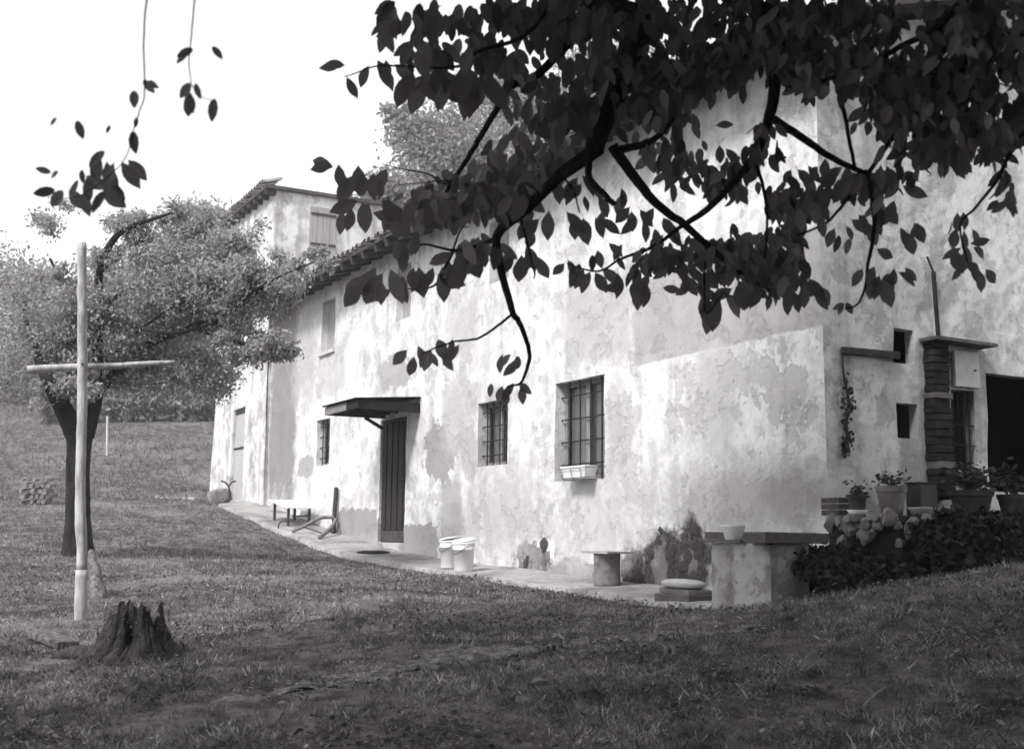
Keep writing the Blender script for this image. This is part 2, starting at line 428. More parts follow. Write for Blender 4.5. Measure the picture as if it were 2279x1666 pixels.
# openings: x0, x1, z0, z1
BIG = (-4.84, -3.71, .80, 2.06); SMALL = (-7.0, -6.13, 1.09, 2.0); FAR = (-13.89, -13.17, 1.42, 2.31); DOOR = (-10.66, -9.58, -.02, 2.05)
UP1 = (-13.8, -13.04, 3.63, 4.66); UP2 = (-10.1, -9.5, 3.69, 4.62); UP3 = (-6.72, -6.12, 3.71, 4.62)
OPEN = [BIG, SMALL, FAR, DOOR, UP1, UP2, UP3]
house = thing('farmhouse', 'long two-storey farmhouse with flaking white plaster, barred windows and a plank door', 'house', (-8.4, 0, -.4))
us = breaks(-17.0, 0., .10, [o[0] for o in OPEN] + [o[1] for o in OPEN]); vs = breaks(-1.0, 4.98, .10, [o[2] for o in OPEN] + [o[3] for o in OPEN])
def f_solid(u, v):
    s = np.ones(u.shape, bool)
    for a, b, c, d in OPEN: s &= ~((u > a) & (u < b) & (v > c) & (v < d))
    return s
def f_pos(u, v):
    w = np.clip(-u/.3, 0, 1); y = -(fbm(u*.8, v*.8, 31, 4) - .5)*.07*w - (fbm(u*5, v*5, 33, 3) - .44)*.018*w
    cw = corner_wear(v)*np.clip(1 + u/.12, 0, 1)
    return np.stack([u - np.maximum(cw, 0) + 0*v, y + np.maximum(cw, 0), v + 0*u], -1)
V, F = wall_grid(us, vs, f_solid, f_pos, lambda p: (p[0], .20, p[2]))
me = bpy.data.meshes.new('front_wall'); me.from_pydata(V, [], F); me.update()
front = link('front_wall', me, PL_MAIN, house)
front['label'] = 'white plaster front flaking to grey with a dark bare patch at its foot'

# side wall (plane x = 0)
def sy(*p): return [float(q) for q in p]
SWIN = (.92, 1.20, 1.81, 2.15); SLOW = (.94, 1.22, 1.08, 1.42); SDOOR = (1.68, 2.02, .80, 1.60); SDARK = (2.20, 3.0, .60, 1.80)
SO = [SWIN, SLOW, SDOOR, SDARK]
us = breaks(0., 8., .10, [o[0] for o in SO] + [o[1] for o in SO]); us = np.concatenate([us[us <= 3.4], np.arange(3.6, 8.1, .4)])
vs = breaks(-1.0, 4.98, .10, [o[2] for o in SO] + [o[3] for o in SO])
def s_solid(u, v):
    s = np.ones(u.shape, bool)
    for a, b, c, d in SO: s &= ~((u > a) & (u < b) & (v > c) & (v < d))
    return s
def s_pos(u, v):
    w = np.clip(u/.3, 0, 1); x = (fbm(u*1.1, v*1.1, 41, 4) - .5)*.08*w + (fbm(u*6, v*6, 43, 3) - .44)*.025*w
    cw = np.maximum(corner_wear(v)*np.clip(1 - u/.12, 0, 1), 0)
    return np.stack([x - cw, u + cw + 0*v, v + 0*u], -1)
V, F = wall_grid(us, vs, s_solid, s_pos, lambda p: (-.12, p[1], p[2]))
F = F
o = len(V)
V += [(0., 0., 4.98), (0., 8., 4.98), (0., 4., 6.2)]; F.append([o, o + 1, o + 2])
me = bpy.data.meshes.new('side_wall'); me.from_pydata(V, [], F); me.update()
side = link('side_wall', me, PL_SIDE, house); side['label'] = 'greyer plaster side wall with small square openings'
mb = MB().box((-16.98, .21, -1.0), (-16.7, 8., 4.9)).box((-16.7, 7.75, -1.), (-.14, 8., 4.9))
mb.obj('rear_wall', PL_SIDE, house)
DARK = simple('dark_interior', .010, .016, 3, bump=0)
mb = MB().box((-16.6, .62, -1.), (-.5, .66, 4.85)); mb.box((-.70, .3, -1.), (-.66, 5., 4.85))  # near-black sheets stand in for the unlit rooms behind the openings
mb.obj('dark_backing', DARK, house)

# ---------------------------------------------------------------- main roof
TILE = simple('old_clay_tile', .16, .34, 6, bump=.4)
TIMBER = simple('weathered_timber', .03, .07, 4, mapping=(6, 6, .6), bump=.4)
RAFT = simple('old_rafter_wood', .035, .08, 4, bump=.4)
EY, EZ, SL = -.60, 4.90, .30
roof = MB()
roof.add([(-17.0, EY, EZ - .03), (.35, EY, EZ - .03), (.35, 4, EZ - .03 + SL*4.6), (-17., 4, EZ - .03 + SL*4.6), (-17.0, EY, EZ + .02), (.35, EY, EZ + .02), (.35, 4, EZ + .02 + SL*4.6), (-17., 4, EZ + .02 + SL*4.6)],
         [(3, 2, 1, 0), (4, 5, 6, 7), (0, 1, 5, 4), (1, 2, 6, 5), (2, 3, 7, 6), (3, 0, 4, 7)])
roof.add([(-17., 4, EZ - .03 + SL*4.6), (.35, 4, EZ - .03 + SL*4.6), (.35, 8.6, EZ - .03), (-17., 8.6, EZ - .03)], [(0, 1, 2, 3)])
roof_o = roof.obj('roof', simple('roof_boards', .05, .10, 5, bump=.3), house)
mb = MB()
rm = None
def half_tile(L, r, th=.012, n=7):
    vs = []; 
    for e, rr in ((0, r), (L, r*.86)):
        for q in (rr, rr - th):
            for k in range(n):
                a = math.pi*k/(n - 1); vs.append((math.cos(a)*q, e, math.sin(a)*q + e*SL))
    fs = []
    for k in range(n - 1):
        fs += [(k, k + 1, 2*n + k + 1, 2*n + k), (n + k + 1, n + k, 3*n + k, 3*n + k + 1), (k + 1, k, n + k, n + k + 1)]
    return vs, fs
tv, tf = half_tile(.45, .085)
tm = bpy.data.meshes.new('tile'); tm.from_pydata(tv, [], tf); tm.update(); tm.materials.append(TILE)
for i in range(86):
    o = link('tile', tm, TILE, roof_o); x = -16.9 + i*.2
    o.location = (x + rnd.uniform(-.012, .012), EY - .07 + rnd.uniform(-.03, .03), EZ + .02 + rnd.uniform(-.004, .012)); o.rotation_euler = (0, rnd.uniform(-.06, .06), rnd.uniform(-.05, .05))
# the courses above, seen only edge-on: joined
TV, TF = [], []
tva = np.array(tv); tfa = np.array(tf)
for r_ in range(1, 12):
    for i in range(86):
        TF.append(tfa + len(TV)*len(tva)); TV.append(tva + np.array([-16.9 + i*.2 + rnd.uniform(-.01, .01), EY - .07 + r_*.4, EZ + .03 + SL*r_*.4]))
o = link('tile_courses', np_mesh('tile_courses', np.concatenate(TV), np.concatenate(TF)), TILE, roof_o); o['kind'] = 'stuff'
rfm = MB().bar((0, EY + .02, EZ - .095), (0, .3, EZ - .095 + SL*.9), .085, .125); rme = None
for i in range(34):
    x = -16.85 + i*.51 + rnd.uniform(-.05, .05)
    if rme is None: o = rfm.obj('rafter', RAFT, roof_o); rme = o.data
    else: o = link('rafter', rme, RAFT, roof_o)
    o.location = (x, 0, 0); o.rotation_euler = (0, 0, rnd.uniform(-.02, .02))

# ---------------------------------------------------------------- windows
IRON = simple('rusty_iron', .018, .05, 20, rough=.7, bump=.3, metal=.3)
FRAME = simple('window_wood', .16, .28, 6, mapping=(8, 8, .8), bump=.3)
CURT = simple('curtain_cloth', .50, .72, 5, mapping=(14, 14, .2), bump=.2)
PANE = NT('window_glass'); PANE.b.inputs['Base Color'].default_value = grey(.02); PANE.rough(.08, .5); PANE.b.inputs['Alpha'].default_value = .14; PANE = PANE.m
def barred_window(o, label, nv, nh, gy, curtain=True):
    x0, x1, z0, z1 = o
    fr = MB(); y = .15
    for (a, b) in (((x0, y, z0), (x1, y + .05, z0 + .06)), ((x0, y, z1 - .06), (x1, y + .05, z1)), ((x0, y, z0 + .06), (x0 + .06, y + .05, z1 - .06)), ((x1 - .06, y, z0 + .06), (x1, y + .05, z1 - .06)),
                   (((x0 + x1)/2 - .04, y - .01, z0 + .06), ((x0 + x1)/2 + .04, y + .05, z1 - .06))): fr.box(a, b)
    win = fr.obj('window', FRAME, house, bevel=.006); win['label'] = label
    for a, b in ((x0 + .06, (x0 + x1)/2 - .04), ((x0 + x1)/2 + .04, x1 - .06)):
        MB().box((a, y + .022, z0 + .06), (b, y + .028, z1 - .06)).obj('pane', PANE, win)
    if curtain:
        n = 44; V = []; 
        for i in range(n + 1):
            s = i/n; x = x0 + .04 + (x1 - x0 - .08)*s
            yy = .235 + .022*math.sin(s*30 + .8*math.sin(s*9))
            V += [(x, yy, z0 + .02), (x, yy, z1 - .03)]
        MB().add(V, [(2*i, 2*i + 2, 2*i + 3, 2*i + 1) for i in range(n)]).obj('curtain', CURT, win, smooth=True)
    for i in range(nv):
        x = x0 + (x1 - x0)*(i + .85)/(nv + .55)
        MB().tube([(x, gy, z0 - .02), (x + rnd.uniform(-.006, .006), gy + .004, (z0 + z1)/2), (x, gy, z1 + .02)], .011, 6).obj('bar', IRON, win)
    for i in range(nh):
        z = z0 + (z1 - z0)*(i + .72)/(nh + .35)
        MB().tube([(x0 - .02, gy + .012, z), ((x0 + x1)/2, gy + .014, z + rnd.uniform(-.005, .005)), (x1 + .02, gy + .012, z)], .0095, 6).obj('bar', IRON, win)
    return win
barred_window(BIG, 'larger barred window with a white planter on its sill', 4, 4, .09)
barred_window(SMALL, 'smaller barred window between the large window and the door', 4, 4, .07)
barred_window(FAR, 'small barred window on the far side of the door', 3, 4, .07)
SHUT = simple('pale_grey_shutter', .26, .38, 4, mapping=(9, 9, .5), bump=.3)
for o in (UP1, UP2, UP3):
    x0, x1, z0, z1 = o; n = 4; w = (x1 - x0)/n
    sh = MB().box((x0, .165, z0), (x1, .185, z0 + .09)).box((x0, .165, z1 - .09), (x1, .185, z1)).obj('shutter', SHUT, house); sh['label'] = 'closed grey shutter of an upper window'
    for i in range(n):
        MB().box((x0 + i*w + .004, .14, z0 + .005), (x0 + (i + 1)*w - .004, .163, z1 - .005)).obj('board', SHUT, sh)
MB().box((UP1[0] - .05, -.05, UP1[2] - .07), (UP1[1] + .05, .15, UP1[2] - .002)).obj('sill', PL_MAIN, house)

# ---------------------------------------------------------------- door and its canopy
DOORW = simple('dark_door_wood', .014, .045, 5, mapping=(10, 10, .5), bump=.5, rough=.7)
x0, x1, z0, z1 = DOOR
dr = MB().box((x0, .05, z0), (x0 + .07, .20, z1)).box((x1 - .07, .05, z0), (x1, .20, z1)).box((x0 + .07, .05, z1 - .07), (x1 - .07, .20, z1)).obj('door', DOORW, house, bevel=.005)
dr['label'] = 'dark plank door with a paler kick board'
n = 8; w = (x1 - x0 - .14)/n
for i in range(n):
    a = x0 + .07 + i*w
    MB().box((a + .009, .040 + (i % 2)*.016 + rnd.uniform(0, .006), z0 + .2), (a + w - .009, .09, z1 - .075)).obj('plank', DOORW, dr, bevel=.006)
MB().box((x0 + .072, .03, z0 + .01), (x1 - .072, .09, z0 + .195)).obj('kick_board', simple('grey_kick_board', .04, .08, 6, bump=.3), dr, bevel=.004)
MB().tube([(x1 - .14, .045, .98), (x1 - .14, .005, .98), (x1 - .26, .0, .985)], .009, 8).obj('handle', IRON, dr)
MB().box((x1 - .17, .036, .90), (x1 - .11, .043, 1.06)).obj('lock_plate', IRON, dr)
MB().box((x0 - .03, -.005, -.14), (x1 + .03, .2, -.024)).obj('doorstep', MATS['concrete'], house, bevel=.01)
cx0, cx1, cy = -10.52, -9.03, -1.06
SHEET = simple('dark_corrugated_sheet', .012, .03, 5, bump=.2, rough=.9, spec=.05)
can = MB(); n = 84; V = []
for i in range(n + 1):
    x = cx0 - .03 + (cx1 - cx0 + .06)*i/n; h = .012*math.sin(i/n*2*math.pi*19)
    V += [(x, cy - .05, 2.215 + h), (x, .02, 2.30 + h)]
can.add(V, [(2*i, 2*i + 2, 2*i + 3, 2*i + 1) for i in range(n)])
cano = can.obj('door_canopy', SHEET, house); cano['label'] = 'dark corrugated canopy projecting over the door'
md = cano.modifiers.new('thick', 'SOLIDIFY'); md.thickness = .004
BLK = simple('shaded_timber', .012, .03, 5, bump=.3)  # near black puts the shade on the canopy's end and underside into the colour
FASC = simple('lit_fascia_board', .16, .28, 5, mapping=(1, 6, 6), bump=.3)
MB().box((cx0, cy, 2.07), (cx0 + .98, cy + .03, 2.196)).obj('fascia', FASC, cano)  # lit stretch of the fascia, its brightness put into a paler grey
MB().box((cx0 + .985, cy, 2.07), (cx1, cy + .03, 2.196)).obj('fascia', BLK, cano)  # shaded stretch of the same fascia, painted near black
MB().box((cx1 - .03, cy + .032, 2.05), (cx1 - .001, .01, 2.195)).obj('side_board', BLK, cano)
MB().box((cx0 + .001, cy + .032, 2.07), (cx0 + .03, .01, 2.195)).obj('side_board', TIMBER, cano)
for i in range(4):
    x = cx0 + .2 + i*.36; MB().box((x, cy + .035, 2.12), (x + .05, .012, 2.185)).obj('joist', BLK, cano)
MB().bar((cx0 + .02, -.02, 1.9), (cx0 + .02, -.35, 2.07), .05, .05).obj('bracket', TIMBER, cano)

# stones bared at the wall's foot
ST = simple('bare_wall_stone', .03, .10, 7, bump=.6, dist=.02); STP = simple('pale_rubble_stone', .12, .30, 5, bump=.6, dist=.02)
def stone_mesh(seed, n=2):
    bm = bmesh.new(); bmesh.ops.create_icosphere(bm, subdivisions=n, radius=1.); r = random.Random(seed)
    ax_ = [Vector((r.gauss(0, 1), r.gauss(0, 1), r.gauss(0, 1))).normalized() for _ in range(14)]; of = [r.uniform(.42, .85) for _ in ax_]
    for v in bm.verts:
        for a, d in zip(ax_, of):
            e = v.co.dot(a) - d
            if e > 0: v.co -= a*e
        v.co *= 1.25*(1 + r.uniform(-.05, .05))
    me = bpy.data.meshes.new('stone'); bm.to_mesh(me); bm.free(); return me
STM = [stone_mesh(i) for i in range(6)]; STMP = [m_.copy() for m_ in STM]
for m_ in STM: m_.materials.append(ST)
for m_ in STMP: m_.materials.append(STP)
for i in range(18):
    px = rnd.uniform(1415, 1565); py = rnd.uniform(1165, 1285) if i < 14 else rnd.uniform(1200, 1265)
    if i >= 14: px = rnd.uniform(1145, 1215)
    if (px - 1400)/170 + (1285 - py)/140 > 1.75 or (i < 14 and (px - 1400) < (1240 - py)*.7): continue
    p = on_y(px, py); s = rnd.uniform(.035, .085)
    o = link('stone', STM[i % 6], ST, front); o.location = (p[0], .0, p[2]); o.scale = (s*1.3, s*.16, s); o.rotation_euler = (rnd.uniform(-.2, .2), rnd.uniform(0, 6), rnd.uniform(-.1, .1))

# ================================================================ tall house behind
tall = thing('tall_house', 'taller pale streaked house adjoining the far end of the long farmhouse', 'house', (-19.2, 0, .8))
TD = (-19.82, -18.72, .88, 3.02)
us = breaks(-21.55, -17.02, .16, [TD[0], TD[1]]); vs = breaks(-.6, 7.75, .16, [TD[2], TD[3]])
def t_pos(u, v):
    s = (u + 17.02)/4.53; uu = u - s*.72*np.clip((v - 1)/6.7, 0, 1)
    return np.stack([uu + 0*v, -.06 - (fbm(u*.7, v*.7, 51, 4) - .5)*.08, v + 0*u], -1)
V, F = wall_grid(us, vs, lambda u, v: ~((u > TD[0]) & (u < TD[1]) & (v > TD[2]) & (v < TD[3])), t_pos, lambda p: (p[0], .12, p[2]))
me = bpy.data.meshes.new('front_wall'); me.from_pydata(V, [], F); me.update(); link('front_wall', me, PL_TALL, tall)
MB().add([(-17.02, -.05, -.6), (-17.02, 7, -.6), (-17.02, 7, 7.78), (-17.02, -.05, 7.78), (-21.55, -.05, -.6), (-21.55, 7, -.6), (-20.83, 7, 7.78), (-20.83, -.05, 7.78)], [(0, 1, 2, 3), (7, 6, 5, 4), (1, 5, 6, 2), (3, 2, 6, 7)]).obj('side_wall', PL_TALL, tall)
tr = MB().add([(-21.0, -.28, 7.78), (-16.92, -.28, 7.78), (-16.92, 7.3, 7.78), (-21.0, 7.3, 7.78), (-21.0, -.28, 7.86), (-16.92, -.28, 7.86), (-16.92, 7.3, 7.86), (-21.0, 7.3, 7.86), (-19, 2., 8.35), (-19, 5, 8.35)],
              [(3, 2, 1, 0), (0, 1, 5, 4), (1, 2, 6, 5), (2, 3, 7, 6), (3, 0, 4, 7), (4, 5, 8), (5, 6, 9, 8), (6, 7, 9), (7, 4, 8, 9)]).obj('roof', simple('roof_boards', .14, .3), tall)
for i in range(20):
    o = link('tile', tm, TILE, tr); o.location = (-20.9 + i*.205 + rnd.uniform(-.02, .02), -.36, 7.87 + rnd.uniform(0, .04)); o.rotation_euler = (0, rnd.uniform(-.1, .1), rnd.uniform(-.08, .08))
for i in range(9):
    x = -20.7 + i*.45; MB().box((x, -.26, 7.66), (x + .09, -.02, 7.775)).obj('rafter', RAFT, tr)
PALED = simple('pale_door_wood', .34, .50, 4, mapping=(8, 8, .5), bump=.4)
td = MB().box((TD[0], .06, TD[2]), (TD[0] + .06, .11, TD[3])).box((TD[1] - .06, .06, TD[2]), (TD[1], .11, TD[3])).box((TD[0] + .06, .06, TD[3] - .07), (TD[1] - .06, .11, TD[3])).obj('door', PALED, tall); td['label'] = 'pale grey plank door'
for i in range(6):
    w = (TD[1] - TD[0] - .12)/6; a = TD[0] + .06 + i*w; MB().box((a + .004, .03, TD[2] + .01), (a + w - .004, .09, TD[3] - .075)).obj('plank', PALED, td)
for z in (2.92, 2.08): MB().box((TD[0] + .08, .005, z), (TD[1] - .1, .028, z + .035)).obj('strap', IRON, td)
sh = MB().box((-17.018, .78, 6.28), (-16.99, 1.42, 7.52)).obj('shutter', SHUT, tall); sh['label'] = 'closed grey shutter high in the side wall'
for i in range(4): MB().box((-16.988, .79 + i*.156, 6.3), (-16.965, .938 + i*.156, 7.5)).obj('board', SHUT, sh)
for z in (6.62, 7.32): MB().box((-16.963, .8, z), (-16.945, 1.4, z + .05)).obj('batten', TIMBER, sh)

# ================================================================ things along the wall
def put(o_loc, px, py, yy): return on_y(px, py, yy)
# low white bench on the sloping apron
WHITE = simple('chipped_white_paint', .62, .80, 6, bump=.2)
DKW = simple('dark_wood', .04, .09, 6, mapping=(6, 6, 1), bump=.3)
b = thing('bench', 'low bench with a white top and thin dark legs on the concrete apron', 'bench', (-14.05, -.4, apron_z(-14.05, -.4)))
top = lambda x: apron_z(x, -.4) + .34
MB().add([(-14.65, -.70, top(-14.65)), (-13.42, -.70, top(-13.42)), (-13.42, -.14, top(-13.42)), (-14.65, -.14, top(-14.65)), (-14.65, -.70, top(-14.65) + .028), (-13.42, -.70, top(-13.42) + .028), (-13.42, -.14, top(-13.42) + .028), (-14.65, -.14, top(-14.65) + .028)],
         [(3, 2, 1, 0), (4, 5, 6, 7), (0, 1, 5, 4), (1, 2, 6, 5), (2, 3, 7, 6), (3, 0, 4, 7)]).obj('seat', WHITE, b, bevel=.005)
for x, y in ((-14.5, -.6), (-13.58, -.62), (-14.35, -.24), (-13.55, -.22)):
    MB().box((x - .022, y - .022, apron_z(x, y) - .01), (x + .022, y + .022, top(x) - .001)).obj('leg', DKW, b)
MB().box((-14.48, -.255, apron_z(-14.4, -.3) + .06), (-13.55, -.23, apron_z(-14.4, -.3) + .09)).obj('stretcher', DKW, b)

# old plough
GW = simple('bleached_wood', .10, .24, 5, mapping=(4, 4, 4), bump=.5)
q = on_y(738, 1172, -.08)
pl = thing('wooden_plough', 'old wooden plough frame with bent poles leaning against the wall beside the door', 'plough', (q[0], -.1, apron_z(q[0], -.1)))
a0 = on_y(742, 1075, -.05); a1 = np.array([q[0], -.10, apron_z(q[0], -.1)])
MB().bar(a1, a0, .055, .09).obj('post', DKW, pl, bevel=.006)
P = [on_y(645, 1175, -.82), on_y(672, 1160, -.6), on_y(700, 1145, -.4), on_y(718, 1141, -.25), on_y(738, 1142, -.1)]; P[0][2] = apron_z(P[0][0], -.82) + .03
MB().tube(catmull(P), [.032]*21, 8).obj('handle', GW, pl, smooth=True)
P = [on_y(705, 1190, -.62), on_y(722, 1172, -.4), on_y(735, 1158, -.2), on_y(741, 1145, -.08)]; P[0][2] = apron_z(P[0][0], -.62) + .03
MB().tube(catmull(P), [.036]*16, 8).obj('beam', GW, pl, smooth=True)
P = [on_y(672, 1163, -.58), on_y(700, 1172, -.5), on_y(716, 1178, -.45)]
MB().tube(catmull(P), .014, 6).obj('brace', DKW, pl)
e = on_y(735, 1160, -.1); MB().add([(e[0] - .16, -.12, e[2] - .12), (e[0] + .06, -.12, e[2] - .14), (e[0] + .06, -.12, e[2] + .10), (e[0] - .16, -.09, e[2] - .12), (e[0] + .06, -.09, e[2] - .14), (e[0] + .06, -.09, e[2] + .10)],
        [(0, 1, 2), (5, 4, 3), (0, 3, 4, 1), (1, 4, 5, 2), (2, 5, 3, 0)]).obj('share', IRON, pl)
P = [on_y(613, 1190, -.9), on_y(616, 1178, -.9), on_y(624, 1173, -.9), on_y(632, 1174, -.88)]
zz = min(p[2] for p in P); P = [p - np.array([0, 0, P[0][2] - kerb_z(P[0][0])]) for p in P]
tag(MB().tube(catmull(P), .012, 6).obj('iron_hook', IRON), 'small bent iron hook at the edge of the path below the bench', 'hook')
p = on_y(824, 1212, -.5); p[2] = apron_z(p[0], -.5)
dc = thing('drain_cover', 'dark iron drain cover set in the path in front of the door', 'drain cover', p)
MB().lathe([(.26, -.01), (.26, .018), (.22, .020)], p, 28).obj('frame', IRON, dc); MB().box((p[0] - .02, p[1] - .2, p[2] + .022), (p[0] + .02, p[1] + .2, p[2] + .03)).obj('rib', IRON, dc)

# forked prop and white rock by the tall house
p = on_y(508, 1098, -.35); gz = float(ground_z(p[0], -.35)); p[2] = max(p[2], gz)
pr = thing('forked_iron', 'dark forked iron rod with curled prongs standing by the pale door', 'iron fork', p)
MB().tube(catmull([p + np.array([0, 0, -.05]), on_y(506, 1080, -.35), on_y(504, 1072, -.35), on_y(497, 1064, -.35), on_y(489, 1061, -.35)]), .022, 6).obj('prong', IRON, pr)
MB().tube(catmull([on_y(504, 1075, -.34), on_y(509, 1067, -.34), on_y(516, 1062, -.34), on_y(520, 1062, -.34)]), .018, 6).obj('prong', IRON, pr)
def stone(name, label, p, s, mats=STMP, k=0, group=None, rot=None, cat='stone'):
    o = link(name, mats[k % 6], None); o.location = tuple(p); o.scale = s; o.rotation_euler = rot or (rnd.uniform(-.3, .3), rnd.uniform(-.3, .3), rnd.uniform(0, 6)); return tag(o, label, cat, group)
p = on_y(488, 1096, -.25); stone('boulder', 'rounded pale boulder at the far corner of the tall house', (p[0], -.3, p[2]), (.32, .24, .22), k=1, cat='boulder')
p = hit_ground(385, 1101); o = MB().box((-.45, -.1, 0), (.45, .1, .06), .01).obj('board', simple('pale_board', .5, .7, 5, bump=.3)); o.location = tuple(p - np.array([0, 0, .01])); o.rotation_euler = (0, 0, YAW + math.radians(62)); tag(o, 'pale board lying on the lawn beyond the tall house corner', 'board')

# two white buckets
BUCK = simple('dirty_white_plastic', .70, .84, 7, rough=.5, bump=.1, spec=.35)
def bucket(px, py, yy, label, tilt):
    p = on_y(px, py, yy); p[2] = apron_z(p[0], yy) if yy > -.9 else p[2]
    t_ = thing('bucket', label, 'bucket', p, 'white buckets at the wall')
    MB().lathe([(.118, 0), (.122, .004), (.138, .27), (.146, .272), (.146, .30), (.140, .302), (.147, .35), (.150, .352), (.150, .368), (.140, .368), (.136, .30), (.112, .02)], p, 32).obj('pail', BUCK, t_, smooth=True)
    l = MB().lathe([(.152, 0), (.156, .006), (.156, .022), (.13, .024), (.125, .016)], (0, 0, 0), 32).obj('lid', BUCK, t_, smooth=True)
    l.location = (p[0], p[1] + .01, p[2] + .392); l.rotation_euler = tilt
    P = [(p[0] + .152*math.cos(a), p[1] + .152*math.sin(a), p[2] + .33 - .11*math.sin((a - 3.5)/2.6*math.pi)) for a in np.linspace(3.5, 6.1, 14)]
    MB().tube(P, .0035, 5).obj('handle', IRON, t_)
    for a in (3.5, 6.1): MB().tube([(p[0] + .14*math.cos(a), p[1] + .14*math.sin(a), p[2] + .335), (p[0] + .158*math.cos(a), p[1] + .158*math.sin(a), p[2] + .335)], .012, 8).obj('handle_lug', BUCK, t_)
bucket(993, 1254, -.62, 'white plastic bucket standing further from the large window, lid askew', (.12, -.12, 0))
bucket(1023, 1262, -.74, 'white plastic bucket nearer the large window, its lid propped up', (.16, .05, 0))

# stub drum with a board lid
p = on_y(1340, 1288, -.42); p[2] = apron_z(p[0], -.42)
DRUM = plaster_mat('rough_cement_drum', .24, .09, [], .6, 2.)
d = thing('cement_drum', 'short grey cement drum with a flat board lid against the wall', 'drum', p)
MB().lathe([(.148, -.02), (.15, .03), (.144, .18), (.15, .33), (.15, .345), (.12, .345)], p, 28, .012).obj('body', DRUM, d, smooth=True)
MB().box((p[0] - .27, p[1] - .17, p[2] + .347), (p[0] + .25, p[1] + .19, p[2] + .372), .006).obj('lid', simple('grey_board', .28, .42, 5, mapping=(1, 8, 8), bump=.4), d, bevel=.004)
# low stone seat
c0 = on_y(1512, 1322, -.86)
st = thing('stone_bench', 'low bench of stacked stone slabs with a rounded pale top', 'stone bench', (c0[0], -.82, kerb_z(c0[0])))
zb = kerb_z(c0[0]) - .02
MB().box((c0[0] - .30, -1.0, zb), (c0[0] + .26, -.66, zb + .085), .012).obj('slab', simple('dark_slate', .08, .16, 6, bump=.5), st, bevel=.012)
MB().box((c0[0] - .28, -.97, zb + .087), (c0[0] + .20, -.68, zb + .135), .012).obj('slab', simple('mid_slate', .13, .24, 6, bump=.5), st, bevel=.01)
bm = bmesh.new(); bmesh.ops.create_cube(bm, size=1.); bmesh.ops.bevel(bm, geom=bm.edges[:] + bm.verts[:], offset=.38, segments=5, affect='EDGES', profile=.5)
for v in bm.verts: v.co = Vector((v.co.x*.46, v.co.y*.30, v.co.z*.09))
me = bpy.data.meshes.new('cushion_stone'); bm.to_mesh(me); bm.free()
o = link('cap_stone', me, simple('pale_cap_stone', .40, .58, 6, bump=.4), st, smooth=True); o.location = (c0[0] - .05, -.84, zb + .18); o.rotation_euler = (0, .03, .1)
# cement trough
TR = plaster_mat('mottled_cement', .40, .17, [], .6, 1.6); 
tg = thing('cement_trough', 'square cement trough block near the house corner, loose planks across its top', 'trough', (.06, -.88, -.45))
def hollow(x0, x1, y0, y1, z0, z1, w=.07):
    m = MB(); m.box((x0, y0, z0), (x1, y0 + w, z1)).box((x0, y1 - w, z0), (x1, y1, z1)).box((x0, y0 + w, z0), (x0 + w, y1 - w, z1)).box((x1 - w, y0 + w, z0), (x1, y1 - w, z1)).box((x0 + w, y0 + w, z0), (x1 - w, y1 - w, z1 - .12)); return m
ba = hollow(-.33, .45, -1.10, -.66, -.62, .075).obj('basin', TR, tg)
bm = bmesh.new(); bm.from_mesh(ba.data); bmesh.ops.subdivide_edges(bm, edges=bm.edges[:], cuts=9, use_grid_fill=True)
for v in bm.verts:      # worn arrises and uneven faces
    c_ = v.co; k_ = (c_.x + .33 < .001) + (.45 - c_.x < .001) + (c_.y + 1.10 < .001) + (-.66 - c_.y < .001) + (.075 - c_.z < .001)
    q_ = float(fbm(c_.x*9 + 3, c_.z*9 + c_.y*7, 301, 3))
    v.co.x += (.06 - c_.x)*(.012*q_ if k_ < 2 else .05*q_*q_ + .008); v.co.y += (-.88 - c_.y)*(.02*q_ if k_ < 2 else .09*q_*q_ + .012); v.co.z -= 0 if k_ < 2 or c_.z < .07 else .03*q_*q_
bm.to_mesh(ba.data); bm.free()
MB().box((-.36, -1.125, .0), (.475, -.64, .03)).obj('rim_band', TR, tg) if False else None
PLK = simple('grey_plank', .07, .15, 4, mapping=(1.2, 8, 8), bump=.5)
o = MB().box((-.62, -.93, .078), (.24, -.74, .168), .004).obj('plank', PLK, None, bevel=.006); tag(o, 'thick grey plank lying along the back of the cement trough', 'plank')
o = MB().box((.235, -1.20, .080), (.52, -.50, .165), .006).obj('plank', PLK, None, bevel=.006); tag(o, 'thick grey plank lying across the end of the trough at the house corner', 'plank')
o = MB().box((-.40, -1.16, .079), (.15, -1.03, .10), .003).obj('plank', PLK, None, bevel=.003); tag(o, 'thin board under the white bowl on the cement trough', 'plank')
bp = (-.02, -1.09, .101)
MB().lathe([(.068, 0), (.072, .006), (.098, .10), (.107, .118), (.107, .128), (.098, .126), (.066, .02)], bp, 32).obj('bowl', simple('white_enamel', .70, .82, 5, rough=.35, bump=.05, spec=.4), None, smooth=True)
bpy.data.objects['bowl'].data.update(); tag(bpy.data.objects['bowl'], 'white bowl standing on the cement trough', 'bowl')

